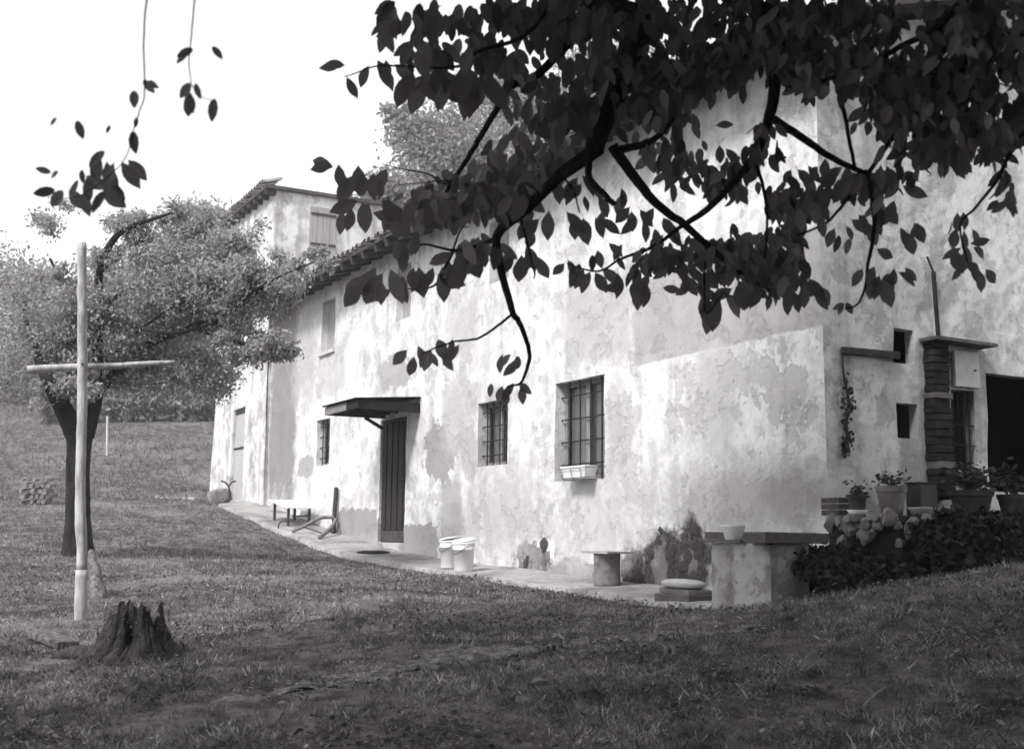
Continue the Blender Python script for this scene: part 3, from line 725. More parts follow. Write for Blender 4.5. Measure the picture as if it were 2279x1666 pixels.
# planter on the large window
pz = .805
pn = thing('planter', 'white trough planter in a wire holder on the barred window sill', 'planter', (-4.1, -.10, pz))
def frustum(x0, x1, y0, y1, z0, z1, i):
    return MB().add([(x0 + i, y0 + i*.6, z0), (x1 - i, y0 + i*.6, z0), (x1 - i, y1 - i*.6, z0), (x0 + i, y1 - i*.6, z0), (x0, y0, z1), (x1, y0, z1), (x1, y1, z1), (x0, y1, z1),
                     (x0 + .02, y0 + .02, z1), (x1 - .02, y0 + .02, z1), (x1 - .02, y1 - .02, z1), (x0 + .02, y1 - .02, z1), (x0 + .03, y0 + .03, z1 - .03), (x1 - .03, y0 + .03, z1 - .03), (x1 - .03, y1 - .03, z1 - .03), (x0 + .03, y1 - .03, z1 - .03)],
                    [(3, 2, 1, 0), (0, 1, 5, 4), (1, 2, 6, 5), (2, 3, 7, 6), (3, 0, 4, 7), (4, 5, 9, 8), (5, 6, 10, 9), (6, 7, 11, 10), (7, 4, 8, 11), (8, 9, 13, 12), (9, 10, 14, 13), (10, 11, 15, 14), (11, 8, 12, 15), (12, 13, 14, 15)])
frustum(-4.38, -3.80, -.21, -.015, pz, pz + .155, .045).obj('box', BUCK, pn, bevel=.006)
MB().box((-4.40, -.225, pz + .135), (-3.78, -.002, pz + .152)).obj('rim', BUCK, pn) if False else None
wr = MB()
for z, g in ((pz + .125, .012), (pz + .012, -.03)):
    wr.tube([(-4.38 - g, -.03, z), (-4.38 - g, -.215 - g, z), (-3.80 + g, -.215 - g, z), (-3.62, -.03, z + .01)], .004, 5)
for x in (-4.3, -4.09, -3.88): wr.tube([(x, -.23, pz + .125), (x, -.205, pz - .004), (x, -.02, pz - .006)], .004, 5)
wr.obj('wire_holder', IRON, pn)

# ================================================================ side of the house: beam, flue, hutch front
tb = MB().box((.005, .20, 1.835), (.05, .95, 1.905), .006).obj('lintel_beam', TIMBER, house, bevel=.006); tb['label'] = 'dark timber set in the side wall'
p0 = on_x(2072, 757, .05); p1 = on_x(2060, 600, .05); p2 = on_x(2046, 566, .03)
tag(MB().tube([p0, (p0 + p1)/2, p1], .022, 8).tube([p1, p2], .010, 6).obj('flue_pipe', IRON), 'thin dark flue pipe rising above the hutch on the side wall', 'pipe')
hu = thing('hutch', 'lean-to hutch on the side wall with a dark brick pier and white panel', 'hutch', (.1, 1.7, .6))
BRK = simple('sooty_brick', .012, .045, 8, bump=.5); BRL = simple('grey_brick', .12, .2, 8, bump=.5)
z = .52; i = 0
while z < 1.97:
    h = rnd.uniform(.062, .082)
    MB().box((-.05, 1.315 + rnd.uniform(-.012, .008), z), (.13 + rnd.uniform(-.015, .012), 1.545 + rnd.uniform(-.01, .012), z + h - .008), .004).obj('brick', BRL if i in (4, 13) else BRK, hu, bevel=.006); z += h; i += 1
MB().box((-.04, 1.33, .5), (.11, 1.53, 1.98)).obj('mortar_core', simple('dark_mortar', .02, .05, 8), hu)
MB().box((-.03, 1.27, z + .004), (.22, 2.14, z + .034), .006).obj('cap_slab', simple('dark_slate', .08, .16), hu)
MB().box((.03, 1.69, 1.625), (.065, 2.05, 1.985), .003).obj('panel', WHITE, hu)
MB().tube([(.066, 1.97, 1.80), (.085, 1.97, 1.80)], .01, 8).obj('knob', IRON, hu)
for i in range(4): MB().tube([(-.03, 1.74 + i*.075, .78), (-.03, 1.74 + i*.075, 1.6)], .007, 5).obj('bar', IRON, hu)
for zz in (1.05, 1.25): MB().tube([(-.018, 1.66, zz), (-.018, 2.03, zz)], .007, 5).obj('bar', IRON, hu)

# terrace in front of the side wall: rubble face, earth top
te = thing('terrace_wall', 'low rubble terrace with flowerpots along the foot of the side wall', 'terrace', (.45, 1.5, -.3))
TX = .88
n = 40; V = []; ys = np.linspace(-.02, 3.6, n)
for y in ys:
    o_ = TX + (fbm(y*2, 3., 61) - .5)*.14 - (.45*max(0, (-y + .0)/.3))
    V += [(.03, y, .315 + (fbm(y*3, 1., 62) - .5)*.03), (o_*.5, y, .325 + (fbm(y*3, 4., 62) - .5)*.04), (o_ - .05, y, .31 + (fbm(y*3, 9., 62) - .5)*.05), (o_, y, .26), (o_ + .10, y, -.6)]
MB().add(V, [(5*i + j, 5*i + j + 1, 5*i + j + 6, 5*i + j + 5) for i in range(n - 1) for j in range(4)]).add([(.03, ys[0] - .004, -.6), (.03, ys[0] - .004, .31), (V[2][0], ys[0] - .004, .30), (V[3][0], ys[0] - .004, .26), (V[4][0], ys[0] - .004, -.6)], [(0, 4, 3, 2, 1)]).obj('earth_core', simple('dark_soil', .008, .02, 9, bump=.8, dist=.03), te, smooth=True)
k = 0
for y in np.arange(-.05, 3.3, .16):
    for zr in (-.16, -.03, .10, .22):
        if rnd.random() < .12: continue
        s = rnd.uniform(.045, .085); pale = y < .5 and zr > .05 and rnd.random() < .8 - y*1.2
        o_ = TX + (fbm(y*2, 3., 61) - .5)*.14 - (.45*max(0, (-y)/.3))
        o = link('stone', (STMP if pale else STM)[k % 6], None, te); k += 1
        o.location = (o_ + .02 + (.23 - zr)*.2, y + rnd.uniform(-.04, .04), zr + rnd.uniform(-.02, .02)); o.scale = (s*.8, s*1.25, s*.85); o.rotation_euler = (rnd.uniform(-.3, .3), rnd.uniform(-.3, .3), rnd.uniform(-.3, .3))
for i in range(44):     # rubble at the house corner end and along the first metre of the edge
    o = link('stone', STMP[i % 6], None, te); s = rnd.uniform(.04, .085); f_ = rnd.random()
    if i < 28: o.location = (.12 + .72*f_, -.05 - rnd.uniform(0, .10), .30 - rnd.random()**1.3*.30*(1.15 - f_))
    else: o.location = (TX - .03 + rnd.uniform(-.06, .06), -.02 + .75*f_, .29 - .10*rnd.random())
    o.scale = (s*rnd.uniform(.8, 1.4), s*rnd.uniform(.7, 1.2), s*rnd.uniform(.5, .9)); o.rotation_euler = (rnd.random()*3, rnd.random()*3, rnd.random()*3)

# pots on the terrace
CLAY = simple('terracotta', .13, .26, 5, bump=.3); CLAYD = simple('dark_terracotta', .035, .07, 5, bump=.3); PALE = simple('white_dish', .62, .78, 5, rough=.5, bump=.05)
LDK = leafmat('dark_pot_leaf', .03, .075, .25)
def pot(px, py, xx, r, h, label, mat, group='flowerpots on the terrace', plant=None, sauc=False, plabel=None):
    p = on_x(px, py, xx); p[2] = .325
    t_ = thing('flowerpot', label, 'flowerpot', p, group); z0 = .012 if sauc else 0
    if sauc: MB().lathe([(r*.7, 0), (r*1.12, .045), (r*1.08, .045), (r*.66, .010)], p, 26).obj('saucer', PALE, t_, smooth=True)
    MB().lathe([(r*.68, z0), (r*.94, z0 + h*.78), (r, z0 + h*.79), (r*1.04, z0 + h), (r*.96, z0 + h), (r*.9, z0 + h*.88), (r*.02, z0 + h*.87)], p, 28).obj('pot', mat, t_, smooth=False)
    if plant:
        n, hh, ww, s = plant
        bs = thing('pot_plant', plabel, 'plant', (p[0], p[1], p[2] + h*.87))
        mb_ = MB(); Pts = []
        for i in range(max(5, n//18)):
            a = rnd.random()*6.28; e = np.array([p[0] + math.cos(a)*ww*rnd.random(), p[1] + math.sin(a)*ww*rnd.random(), p[2] + h + hh*rnd.uniform(.3, 1)])
            s0 = np.array([p[0], p[1], p[2] + h*.85]); mb_.tube([s0, (s0 + e)/2 + np.array([0, 0, .03]), e], .004, 4)
            for _ in range(18): Pts.append(s0 + (e - s0)*rnd.uniform(.35, 1.05) + np.array([rnd.gauss(0, .04), rnd.gauss(0, .04), rnd.gauss(0, .03)]))
        mb_.obj('stem', TIMBER, bs)['kind'] = 'stuff'
        Pts = np.array(Pts); D = rand_unit(len(Pts)); D[:, 2] = np.abs(D[:, 2])*.4 - .1
        V, F = leaf_cloud(Pts, D, rand_unit(len(Pts)), rng.uniform(.6, 1.2, len(Pts))*s, 1.1); o = link('foliage', np_mesh('foliage', V, F), LDK, bs); o['kind'] = 'stuff'
pot(1893, 1133, .42, .085, .17, 'small clay flowerpot on a white saucer beside the house corner', CLAYD, plant=(60, .10, .12, .055), sauc=True, plabel='thin leafy plant in the small pot beside the house corner')
pot(1969, 1136, .36, .135, .27, 'large pale clay flowerpot standing next to the dark tin', CLAY, plant=(70, .10, .16, .06), plabel='low plant spilling over the large pale flowerpot')
pot(2145, 1128, .42, .20, .25, 'wide dark flowerpot in front of the hutch', CLAYD, plant=(420, .22, .26, .07), plabel='bushy dark plant in the wide pot before the hutch')
pot(2236, 1120, .55, .14, .22, 'dark flowerpot at the far end of the terrace', CLAYD, plant=(160, .3, .2, .07), plabel='straggling plant in the pot at the far end of the terrace')
p = on_x(2035, 1122, .34); p[2] = .322
tn = thing('tin_canister', 'tall dark square tin behind the white dish on the terrace', 'tin', p)
MB().box((p[0] - .09, p[1] - .11, p[2]), (p[0] + .09, p[1] + .11, p[2] + .30)).obj('body', simple('dull_dark_tin', .045, .085, 4, rough=.5, metal=.3, bump=.2), tn, bevel=.012)
MB().box((p[0] - .095, p[1] - .115, p[2] + .301), (p[0] + .095, p[1] + .115, p[2] + .316)).obj('rim', IRON, tn)
p = on_x(2035, 1136, .60); p[2] = .335
tag(MB().lathe([(.085, 0), (.115, .055), (.125, .062), (.118, .064), (.08, .012)], p, 30).obj('dish', PALE, None, smooth=True), 'white dish in front of the dark tin on the terrace', 'dish')
p = on_x(1852, 1140, .20); p[2] = .325
cr = thing('crate', 'small dark wooden crate tucked behind the house corner on the terrace', 'crate', (p[0], p[1] + .1, p[2]))
for i in range(3): MB().box((p[0], p[1] - .02, p[2] + i*.055), (p[0] + .02, p[1] + .24, p[2] + i*.055 + .048)).obj('slat', DKW, cr)
for i in range(3): MB().box((p[0] - .2, p[1] - .02, p[2] + i*.055), (p[0] - .002, p[1], p[2] + i*.055 + .048)).obj('slat', DKW, cr)

# dried ivy on the side wall
iv = thing('ivy', 'dark dried ivy trailing down the side wall beside the corner', 'ivy', (.03, .3, .9))
P = [on_x(a, b_, .02) for a, b_ in ((1859, 780), (1862, 830), (1872, 880), (1868, 930), (1870, 975), (1862, 1000))]
MB().tube(catmull(P), [.012]*26, 6).obj('stem', TIMBER, iv)
c_ = np.array(catmull(P, 8)); c_ = c_[8:]; n = 150; b_ = c_[rng.integers(0, len(c_), n)] + rng.normal(size=(n, 3))*np.array([.008, .028, .03]) + np.array([.015, 0, 0])
V, F = leaf_cloud(b_, rand_unit(n)*np.array([.3, 1, 1]), np.tile([1., 0, 0], (n, 1)) + rand_unit(n)*.5, rng.uniform(.03, .055, n), 1.5); link('foliage', np_mesh('foliage', V, F), LDK, iv)['kind'] = 'stuff'

# bramble bank below the terrace
LBR = leafmat('bramble_leaf', .010, .028, .2)
for k_, (y0, y1, lab) in enumerate(((-.75, .35, 'dark bramble thicket against the house corner below the flowerpots'), (.35, 1.5, 'dark bramble thicket in the middle of the terrace face'), (1.5, 3.3, 'dark bramble thicket at the far end of the terrace face'))):
    n = 6500; y = rng.uniform(y0 - .1, y1 + .1, n); s = rng.random(n)**.8; lim = np.where(y < -.02, .85, .50); off = np.where(y < -.02, -.80, 0)
    x = TX + off + .04 + (1 - s)*lim + np.abs(rng.normal(size=n))*.10; gz = ground_z(x, y); topz = np.where(y < -.02, .02 + .15*np.clip((x - .4)/.5, 0, 1), np.where(y < .30, .22, .34)); z = gz + (topz - gz)*s + rng.normal(size=n)*.03
    if k_ == 0:
        m = 1500; x = np.concatenate([x, rng.uniform(.06, .5, m)]); y = np.concatenate([y, rng.uniform(-.62, -.02, m)]); z = np.concatenate([z, -.55 + rng.random(m)*.40]); n += m
    br = thing('bramble', lab, 'bramble', (TX + .2, (y0 + y1)/2, float(ground_z(TX + .2, (y0 + y1)/2))), 'brambles on the terrace face')
    D = rand_unit(n); D[:, 2] -= .3
    V, F = leaf_cloud(np.stack([x, y, z], 1), D, rand_unit(n) + np.array([.3, -.2, .3]), rng.uniform(.035, .08, n), 1.2); link('foliage', np_mesh('foliage', V, F), LBR, br)['kind'] = 'stuff'
    mb_ = MB()
    for i in range(4):
        yy = rnd.uniform(y0, y1); xx = TX + (-.3 if yy < -.15 else .35); g_ = float(ground_z(xx, yy)); mb_.tube(catmull([(xx, yy, g_ - .02), (xx + .05, yy + .05, g_ + .14), (xx - .15, yy + rnd.uniform(-.2, .2), g_ + .22)], 4), .003, 4)
    mb_.obj('stem', TIMBER, br)['kind'] = 'stuff'
p = on_x(2200, 1243, 1.35); stone('boulder', 'rounded grey boulder in the grass beneath the leaning pole', (p[0], p[1], float(ground_z(p[0], p[1])) + .05), (.13, .12, .10), k=2, cat='boulder')
a = on_x(2166, 1196, 1.2); b_ = on_x(2262, 1248, 1.2); tag(MB().tube([a, (a + b_)/2, b_], [.022, .024, .026], 8).obj('pole', GW), 'pale pole slanting down over the brambles to the boulder', 'pole')

# ================================================================ left foreground
bp_ = hit_ground(180, 1368); dpt = float((bp_ - CAM) @ FWD)
tpp = at_d(182, 536, dpt + .35)
po = thing('clothes_post', 'slender pale wooden post with a nailed crossbar standing on the lawn', 'post', bp_)
PW = simple('pale_post_wood', .26, .62, 9, mapping=(2, 2, .5), bump=.7)
base = bp_ + np.array([0, 0, -.15])
d_ = tpp - base; mid = base + d_*.2
tt = np.linspace(0, 1, 60); cc_ = [base + d_*t_ + RGT*float(fbm(t_*5, 1., 201) - .5)*.03 for t_ in tt]
MB().tube(cc_[:11], [.047 + .006*float(vnoise(i*1.3, 2., 5)) for i in range(11)], 9).obj('foot', PW, po, smooth=True); MB().tube(cc_[10:], [.041 + .007*float(vnoise(i*.9, 7., 5)) - .00012*i for i in range(50)], 9).obj('shaft', PW, po, smooth=True)
ca = at_d(60, 816, dpt + .20); cb = at_d(386, 799, dpt + .62)
MB().tube([ca + (cb - ca)*t_ + UPV*float(fbm(t_*4, 3., 77) - .5)*.03 for t_ in np.linspace(0, 1, 20)], list(np.linspace(.036, .020, 20)), 7).obj('crossbar', PW, po, smooth=True)
MB().tube([at_d(181, 803, dpt + .02), at_d(181, 803, dpt + .25)], .008, 6).obj('nail', IRON, po)

# stump
sp = hit_ground(300, 1452)
BARK = simple('rotten_bark', .012, .075, 11, bump=.9, dist=.04, mapping=(1, 1, .4)); WD = simple('rotten_wood', .10, .24, 9, bump=.8, dist=.03)
su = thing('tree_stump', 'rotten dark tree stump with a jagged top and spreading roots', 'stump', sp)
n = 150; zs = list(np.linspace(-.12, .36, 34)); rings = []
for zi, z in enumerate(zs):
    R_ = float(np.interp(z, [-.12, 0, .05, .12, .2, .28, .36], [.48, .37, .30, .25, .215, .20, .185]))
    row = []
    for k in range(n):
        a = 2*math.pi*k/n; ca_, sa_ = math.cos(a), math.sin(a)
        lob = .20*max(0, 1 - z/.25)*max(0, math.sin(3*a + .7))**2 + .42*(float(vnoise(ca_*1.9 + 9, sa_*1.9 + 9 + z*3, 71)) - .5)
        rid = .16*(abs(float(vnoise(ca_*7 + 20, sa_*7 + 20 + z*2.2, 72)) - .5)*2 - .5) + .10*(float(vnoise(ca_*15 + 40 + z*9, sa_*15 + 40, 73)) - .5) + .05*(float(vnoise(a*30, z*70, 74)) - .5)
        dz_ = 0
        if z > .2: dz_ = (z - .2)/.16*(-.15*float(vnoise(ca_*3.5 + 5, sa_*3.5 + 5, 77)) - .07*float(vnoise(ca_*9 + 5, sa_*9 + 5, 78)) + .05)
        hole = .55*math.exp(-((a - 5.75)/.26)**2 - ((z - .13)/.10)**2)
        rr = .80*R_*(1 + lob + rid)*(1 - hole); row.append((sp[0] + rr*ca_, sp[1] + rr*sa_, sp[2] + z + dz_))
    rings.append(row)
V = [v for r_ in rings for v in r_]; F = [(i*n + k, i*n + (k + 1) % n, (i + 1)*n + (k + 1) % n, (i + 1)*n + k) for i in range(len(zs) - 1) for k in range(n)]
MB().add(V, F).obj('bark', BARK, su)
T = [v for v in rings[-1]]; inner = [(sp[0] + (v[0] - sp[0])*.78, sp[1] + (v[1] - sp[1])*.78, v[2] - .03 - .03*rnd.random()) for v in T]; core = [(sp[0] + (v[0] - sp[0])*.35, sp[1] + (v[1] - sp[1])*.35, v[2] - .12 + .08*rnd.random()) for v in T]
MB().add(T + inner + core + [(sp[0], sp[1], sp[2] + .2)], [(k, (k + 1) % n, n + (k + 1) % n, n + k) for k in range(n)] + [(n + k, n + (k + 1) % n, 2*n + (k + 1) % n, 2*n + k) for k in range(n)] + [(2*n + k, 2*n + (k + 1) % n, 3*n) for k in range(n)]).obj('cut_wood', WD, su)
for a in (3.9,):
    P = [sp + np.array([math.cos(a)*r_, math.sin(a)*r_, h_]) for r_, h_ in ((.15, .08), (.32, .03), (.5, .0), (.68, -.06))]
    for p in P[1:]: p[2] = float(ground_z(p[0], p[1])) + (.02 if p is not P[-1] else -.05)
    MB().tube(catmull(P), list(np.linspace(.085, .03, 16)), 9).obj('root', BARK, su, smooth=True)
n_ = 500; a_ = rng.uniform(0, 6.283, n_); h_ = rng.random(n_)**1.5*.34; rr_ = np.interp(h_, [0, .05, .12, .2, .4], [.31, .27, .23, .2, .2])*rng.uniform(.92, 1.1, n_)
P = np.stack([sp[0] + rr_*np.cos(a_), sp[1] + rr_*np.sin(a_), sp[2] + h_], 1); V, F = leaf_cloud(P, rand_unit(n_) + np.stack([np.cos(a_), np.sin(a_), 0*a_], 1)*.5, rand_unit(n_) + np.array([0, 0, .6]), rng.uniform(.008, .02, n_), 1.2)
link('moss', np_mesh('moss', V, F), leafmat('stump_moss', .02, .14, .2), su)['kind'] = 'stuff'
LICH = simple('lichened_wood', .03, .20, 22, bump=.5)
a = hit_ground(219, 1322); b_ = at_d(202, 1218, float((a - CAM) @ FWD) + .7)
tag(MB().tube(catmull([a + np.array([0, 0, -.06]), a*.6 + b_*.4, b_]), [.085]*4 + [.06]*4 + [.035]*3, 10).obj('log', LICH, None, smooth=True), 'short lichen-spotted log leaning behind the foot of the post', 'log')
a = hit_ground(96, 1412); b_ = hit_ground(150, 1432)
tag(MB().bar(a + np.array([-.1, -.05, .05]), b_ + np.array([0, 0, .03]), .16, .05).obj('board', LICH, None, bevel=.01), 'weathered board lying in the grass to the left of the stump', 'board')
# woodpile
wp = hit_ground(95, 1112, 8, 40); wpl = thing('woodpile', 'small stack of split firewood beyond the lawn', 'woodpile', wp); lg = None
for r_ in range(5):
    for i in range(5):
        q = wp + np.array([0, 0, .06 + r_*.115]) + RGT*((i - 3.2)*.13 + (r_ % 2)*.06 + rnd.uniform(-.02, .02)) + FWD*rnd.uniform(-.08, .08) + np.array([0, 0, rnd.uniform(-.015, .015)])
        MB().tube([q - FWD*.2, q + FWD*.2], rnd.uniform(.03, .064), 7).obj('log', simple('firewood', .12, .3, 9, bump=.4), wpl)
a = hit_ground(237, 1004, 10, 70); dd = float((a - CAM) @ FWD); tag(MB().tube([a + np.array([0, 0, -.2]), at_d(237, 918, dd)], .035, 6).obj('stake', simple('pale_board', .5, .7)), 'thin pale stake on the slope behind the trunk', 'stake')

# stones and sticks in the grass
for i, (px, py, s) in enumerate(((1432, 1412, .030), (1503, 1406, .028), (1545, 1402, .022), (1596, 1398, .018), (1757, 1372, .022), (1190, 1511, .040), (1152, 1558, .040), (1484, 1477, .030), (772, 1571, .022), (1168, 1422, .022), (1290, 1452, .024), (980, 1362, .022), (852, 1326, .018), (2126, 1400, .026), (2050, 1448, .020), (520, 1300, .018), (700, 1440, .02), (905, 1490, .022))):
    p = hit_ground(px, py); stone('stone', 'small pale stone lying loose in the grass', p + np.array([0, 0, s*.35]), (s*1.4, s, s*.8), k=i, group='loose stones in the grass')
for px, py, qx, qy, r_, lab in ((1222, 1408, 1246, 1422, .012, 'short pale stick on the worn track below the trough'), (1905, 1570, 1962, 1527, .010, 'pale stick lying in the dark grass by itself'), (1625, 1520, 1650, 1555, .009, 'thin short stick among dry grass stems')):
    a = hit_ground(px, py); b_ = hit_ground(qx, qy); tag(MB().tube([a + np.array([0, 0, .03]), (a + b_)/2 + np.array([0, 0, .045]), b_ + np.array([0, 0, .035])], r_*.6, 6).obj('stick', simple('dry_stick', .16, .28, 9)), lab, 'stick')

# ================================================================ trees behind
def crown(blobs, leaf, clump=26, sub=.34, size_jit=.35):
    """blobs: photo ellipse (cx, cy, rx, ry), distance, number of leaves. Leaves gather in small clumps through the ellipse's volume."""
    PP = []
    for cx, cy, rx, ry, d, n in blobs:
        c = at_d(cx, cy, d); sx = rx*K*d/FPX; sz = ry*K*d/FPX; sy_ = (sx + sz)/2
        m = max(3, n//clump)
        u = rand_unit(m)*(rng.random((m, 1))**(1/2.6)); cc = c + u[:, :1]*sx*RGT + u[:, 1:2]*sz*UPV + u[:, 2:3]*sy_*FWD
        k = rng.integers(0, m, n); s = sub*min(sx, sz, sy_)
        w = rng.normal(size=(n, 3))*np.array([s, s, s*.75])
        PP.append(cc[k] + w)
    P = np.concatenate(PP); n = len(P)
    D = rand_unit(n); D[:, 2] -= .35
    return leaf_cloud(P, D, rand_unit(n) + np.array([0, 0, .5]), leaf*rng.uniform(1 - size_jit, 1 + size_jit, n), rng.uniform(.8, 1.2, n))
LT1 = leafmat('left_tree_leaf', .22, .60, .55); LT2 = leafmat('hill_tree_leaf', .2, .42, .5); LT3 = leafmat('roof_tree_leaf', .22, .42, .5); LHE = leafmat('vine_leaf', .22, .45, .5)
BK = simple('tree_bark', .008, .04, 9, bump=1., dist=.05, mapping=(1, 1, .35))
def tree(name, label, base, limbs, blobs, leaf, mat, group=None, cat='tree', clump=26, sub=.34):
    t_ = thing(name, label, cat, base, group)
    C0 = catmull(limbs[0][0], 9); R0 = np.interp(np.linspace(0, 1, len(C0)), np.linspace(0, 1, len(limbs[0][1])), limbs[0][1])*(.88 + .26*fbm(np.arange(len(C0))*.55, np.zeros(len(C0)) + base[0], 15, 3))
    MB().tube(C0, list(R0), 14).obj('trunk', BK, t_, smooth=True)
    for pts, rr in limbs[1:]:
        m = 5*(len(pts) - 1) + 1 if len(pts) > 2 else 2
        MB().tube(catmull(pts), list(np.interp(np.linspace(0, 1, m), np.linspace(0, 1, len(rr)), rr)), 7).obj('limb', BK, t_, smooth=True)
    V, F = crown(blobs, leaf, clump, sub); o = link('crown', np_mesh('crown', V, F), mat, t_); o['kind'] = 'stuff'
    return t_
# forked tree on the left
tb_ = hit_ground(174, 1228, 8, 40); td_ = float((tb_ - CAM) @ FWD)
A = lambda x, y, o=0.: at_d(x, y, td_ + o)
limbs = [([tb_ + np.array([0, 0, -.2]), A(172, 1150), A(172, 1040), A(176, 960), A(177, 925)], [.24, .165, .15, .17, .18]),
         ([A(170, 960), A(140, 900, -.2), A(112, 850, -.5), A(85, 790, -.3), A(60, 720, .2), A(50, 640, .4)], [.15, .12, .09, .06, .035, .012]), ([A(184, 960), A(205, 900, .1), A(225, 850, .3), A(300, 800, .8), A(380, 775, 1.2)], [.15, .11, .085, .06, .03]),
         ([A(205, 900, .1), A(215, 780, .2), A(215, 680, .1), A(222, 590, 0.), A(250, 530, -.1), A(290, 500, -.2), A(380, 470, -.2)], [.09, .075, .06, .05, .045, .035, .015]),
         ([A(225, 850, .3), A(330, 760, .2), A(430, 720, -.2), A(520, 680, -.4), A(600, 620, -.5), A(700, 575, -.5)], [.07, .055, .045, .035, .022, .008]),
         ([A(430, 720, -.2), A(500, 750, -.4), A(570, 762, -.5), A(640, 775, -.5)], [.035, .028, .018, .006]), ([A(330, 760, .2), A(400, 650, .3), A(440, 560, .4), A(470, 470, .4)], [.045, .04, .025, .008]),
         ([A(140, 900, -.2), A(150, 760, 0), A(140, 640, .2), A(110, 570, .3)], [.07, .05, .035, .015]), ([A(470, 712, -.5), A(520, 675, -.6), A(575, 632, -.7), A(640, 600, -.7), A(710, 572, -.6)], [.018, .015, .011, .008, .003]), ([A(300, 735, -.3), A(360, 690, -.5), A(430, 650, -.5), A(490, 580, -.4), A(520, 520, -.3)], [.022, .019, .016, .010, .004]), ([A(215, 690, -.1), A(300, 720, -.4), A(380, 735, -.5), A(480, 712, -.5)], [.03, .028, .024, .018]), ([A(470, 735, -.5), A(540, 758, -.6), A(600, 768, -.6), A(655, 780, -.5)], [.03, .022, .014, .005]),
         ([A(215, 680, .1), A(280, 640, 0), A(340, 600, 0), A(400, 560, 0)], [.04, .03, .02, .01])]
bl = [(400, 630, 120, 90, td_, 5200), (300, 710, 130, 80, td_ + .3, 5200), (510, 640, 90, 70, td_ - .3, 3000), (600, 605, 85, 45, td_ - .5, 1150), (560, 765, 95, 38, td_ - .5, 2100), (625, 778, 35, 20, td_ - .5, 320), (450, 820, 80, 55, td_ + .2, 2200),
      (330, 825, 100, 50, td_ + .5, 2200), (170, 690, 70, 60, td_, 1700), (150, 780, 70, 60, td_, 2000), (240, 575, 45, 35, td_, 500), (300, 500, 70, 35, td_, 900), (420, 485, 70, 42, td_ + .2, 1300), (160, 850, 70, 38, td_ - .3, 1300), (690, 572, 55, 26, td_ - .5, 420),
      (20, 720, 90, 160, td_, 2600), (130, 600, 40, 30, td_, 260), (600, 660, 50, 40, td_ - .4, 700), (470, 560, 70, 60, td_, 1500), (350, 560, 60, 45, td_, 900), (480, 700, 90, 50, td_, 1800), (120, 480, 60, 40, td_, 400), (540, 520, 45, 35, td_, 400)]
tree('forked_tree', 'small-leaved tree with a dark forked trunk behind the post', tb_, limbs, [(a, b, c * 1.06, d * 1.06, e, int(f * 2.1)) for a, b, c, d, e, f in bl], .055, LT1, clump=95, sub=.24)
# trees on the slope behind it
for i, (bx, by, d, bls, lab) in enumerate((
        (455, 905, 44, [(450, 520, 60, 60, 44, 1500), (420, 640, 110, 90, 44, 5200), (470, 780, 60, 90, 44, 3200)], 'leafy tree on the slope beside the tall house'),
        (300, 905, 47, [(290, 660, 120, 90, 47, 4600), (320, 800, 130, 80, 47, 5000)], 'broad tree on the slope above the vine row'),
        (120, 900, 50, [(130, 760, 130, 90, 50, 4600), (60, 640, 80, 60, 50, 1600), (100, 850, 130, 50, 50, 2200)], 'broad tree on the slope to the left of the forked trunk'))):
    g_ = at_d(bx, by, d); g_[2] = float(ground_z(g_[0], g_[1])); tp = at_d(bls[0][0], bls[0][1], d)
    tree('slope_tree', lab, g_, [([g_ + np.array([0, 0, -.3]), (g_*.6 + tp*.4), (g_*.25 + tp*.75), tp], [.28, .2, .12, .04]), ([(g_*.6 + tp*.4), at_d(bls[1][0], bls[1][1], d)], [.12, .04])], [(a, b, c, e, f, g*2) for a, b, c, e, f, g in bls], .20, LT2, 'trees on the slope')
# trees on the hill behind the roof
for i, (bx, d, bls, lab) in enumerate((
        (1010, 40, [(1010, 340, 110, 90, 40, 4200), (920, 290, 60, 40, 40, 1000), (960, 440, 130, 70, 40, 3600), (880, 250, 40, 18, 40, 260)], 'hazy tree rising behind the farmhouse roof beside the tall house'),
        (1200, 43, [(1190, 270, 110, 80, 43, 3600), (1120, 210, 90, 45, 43, 1400), (1220, 400, 110, 90, 43, 3600)], 'hazy tree rising behind the middle of the farmhouse roof'),
        (1420, 46, [(1430, 230, 120, 110, 46, 3600), (1330, 160, 90, 60, 46, 1600)], 'hazy tree behind the farmhouse roof, half hidden by the thick cherry limb'),
        (860, 36, [(850, 430, 60, 45, 36, 1100), (800, 470, 40, 30, 36, 500)], 'low hazy tree between the farmhouse roof and the tall house'))):
    tp = at_d(bls[0][0], bls[0][1], d); g_ = tp.copy(); g_[2] = float(ground_z(g_[0], g_[1]))
    tree('hill_tree', lab, g_, [([g_ + np.array([0, 0, -.3]), (g_*.6 + tp*.4), (g_*.25 + tp*.75), tp], [.25, .2, .12, .04]), ([(g_*.5 + tp*.5), at_d(bls[1][0], bls[1][1], d)], [.1, .03])], [(a, b, c, e, f, g*2) for a, b, c, e, f, g in bls], .17, LT3, 'trees on the hill behind the roof')
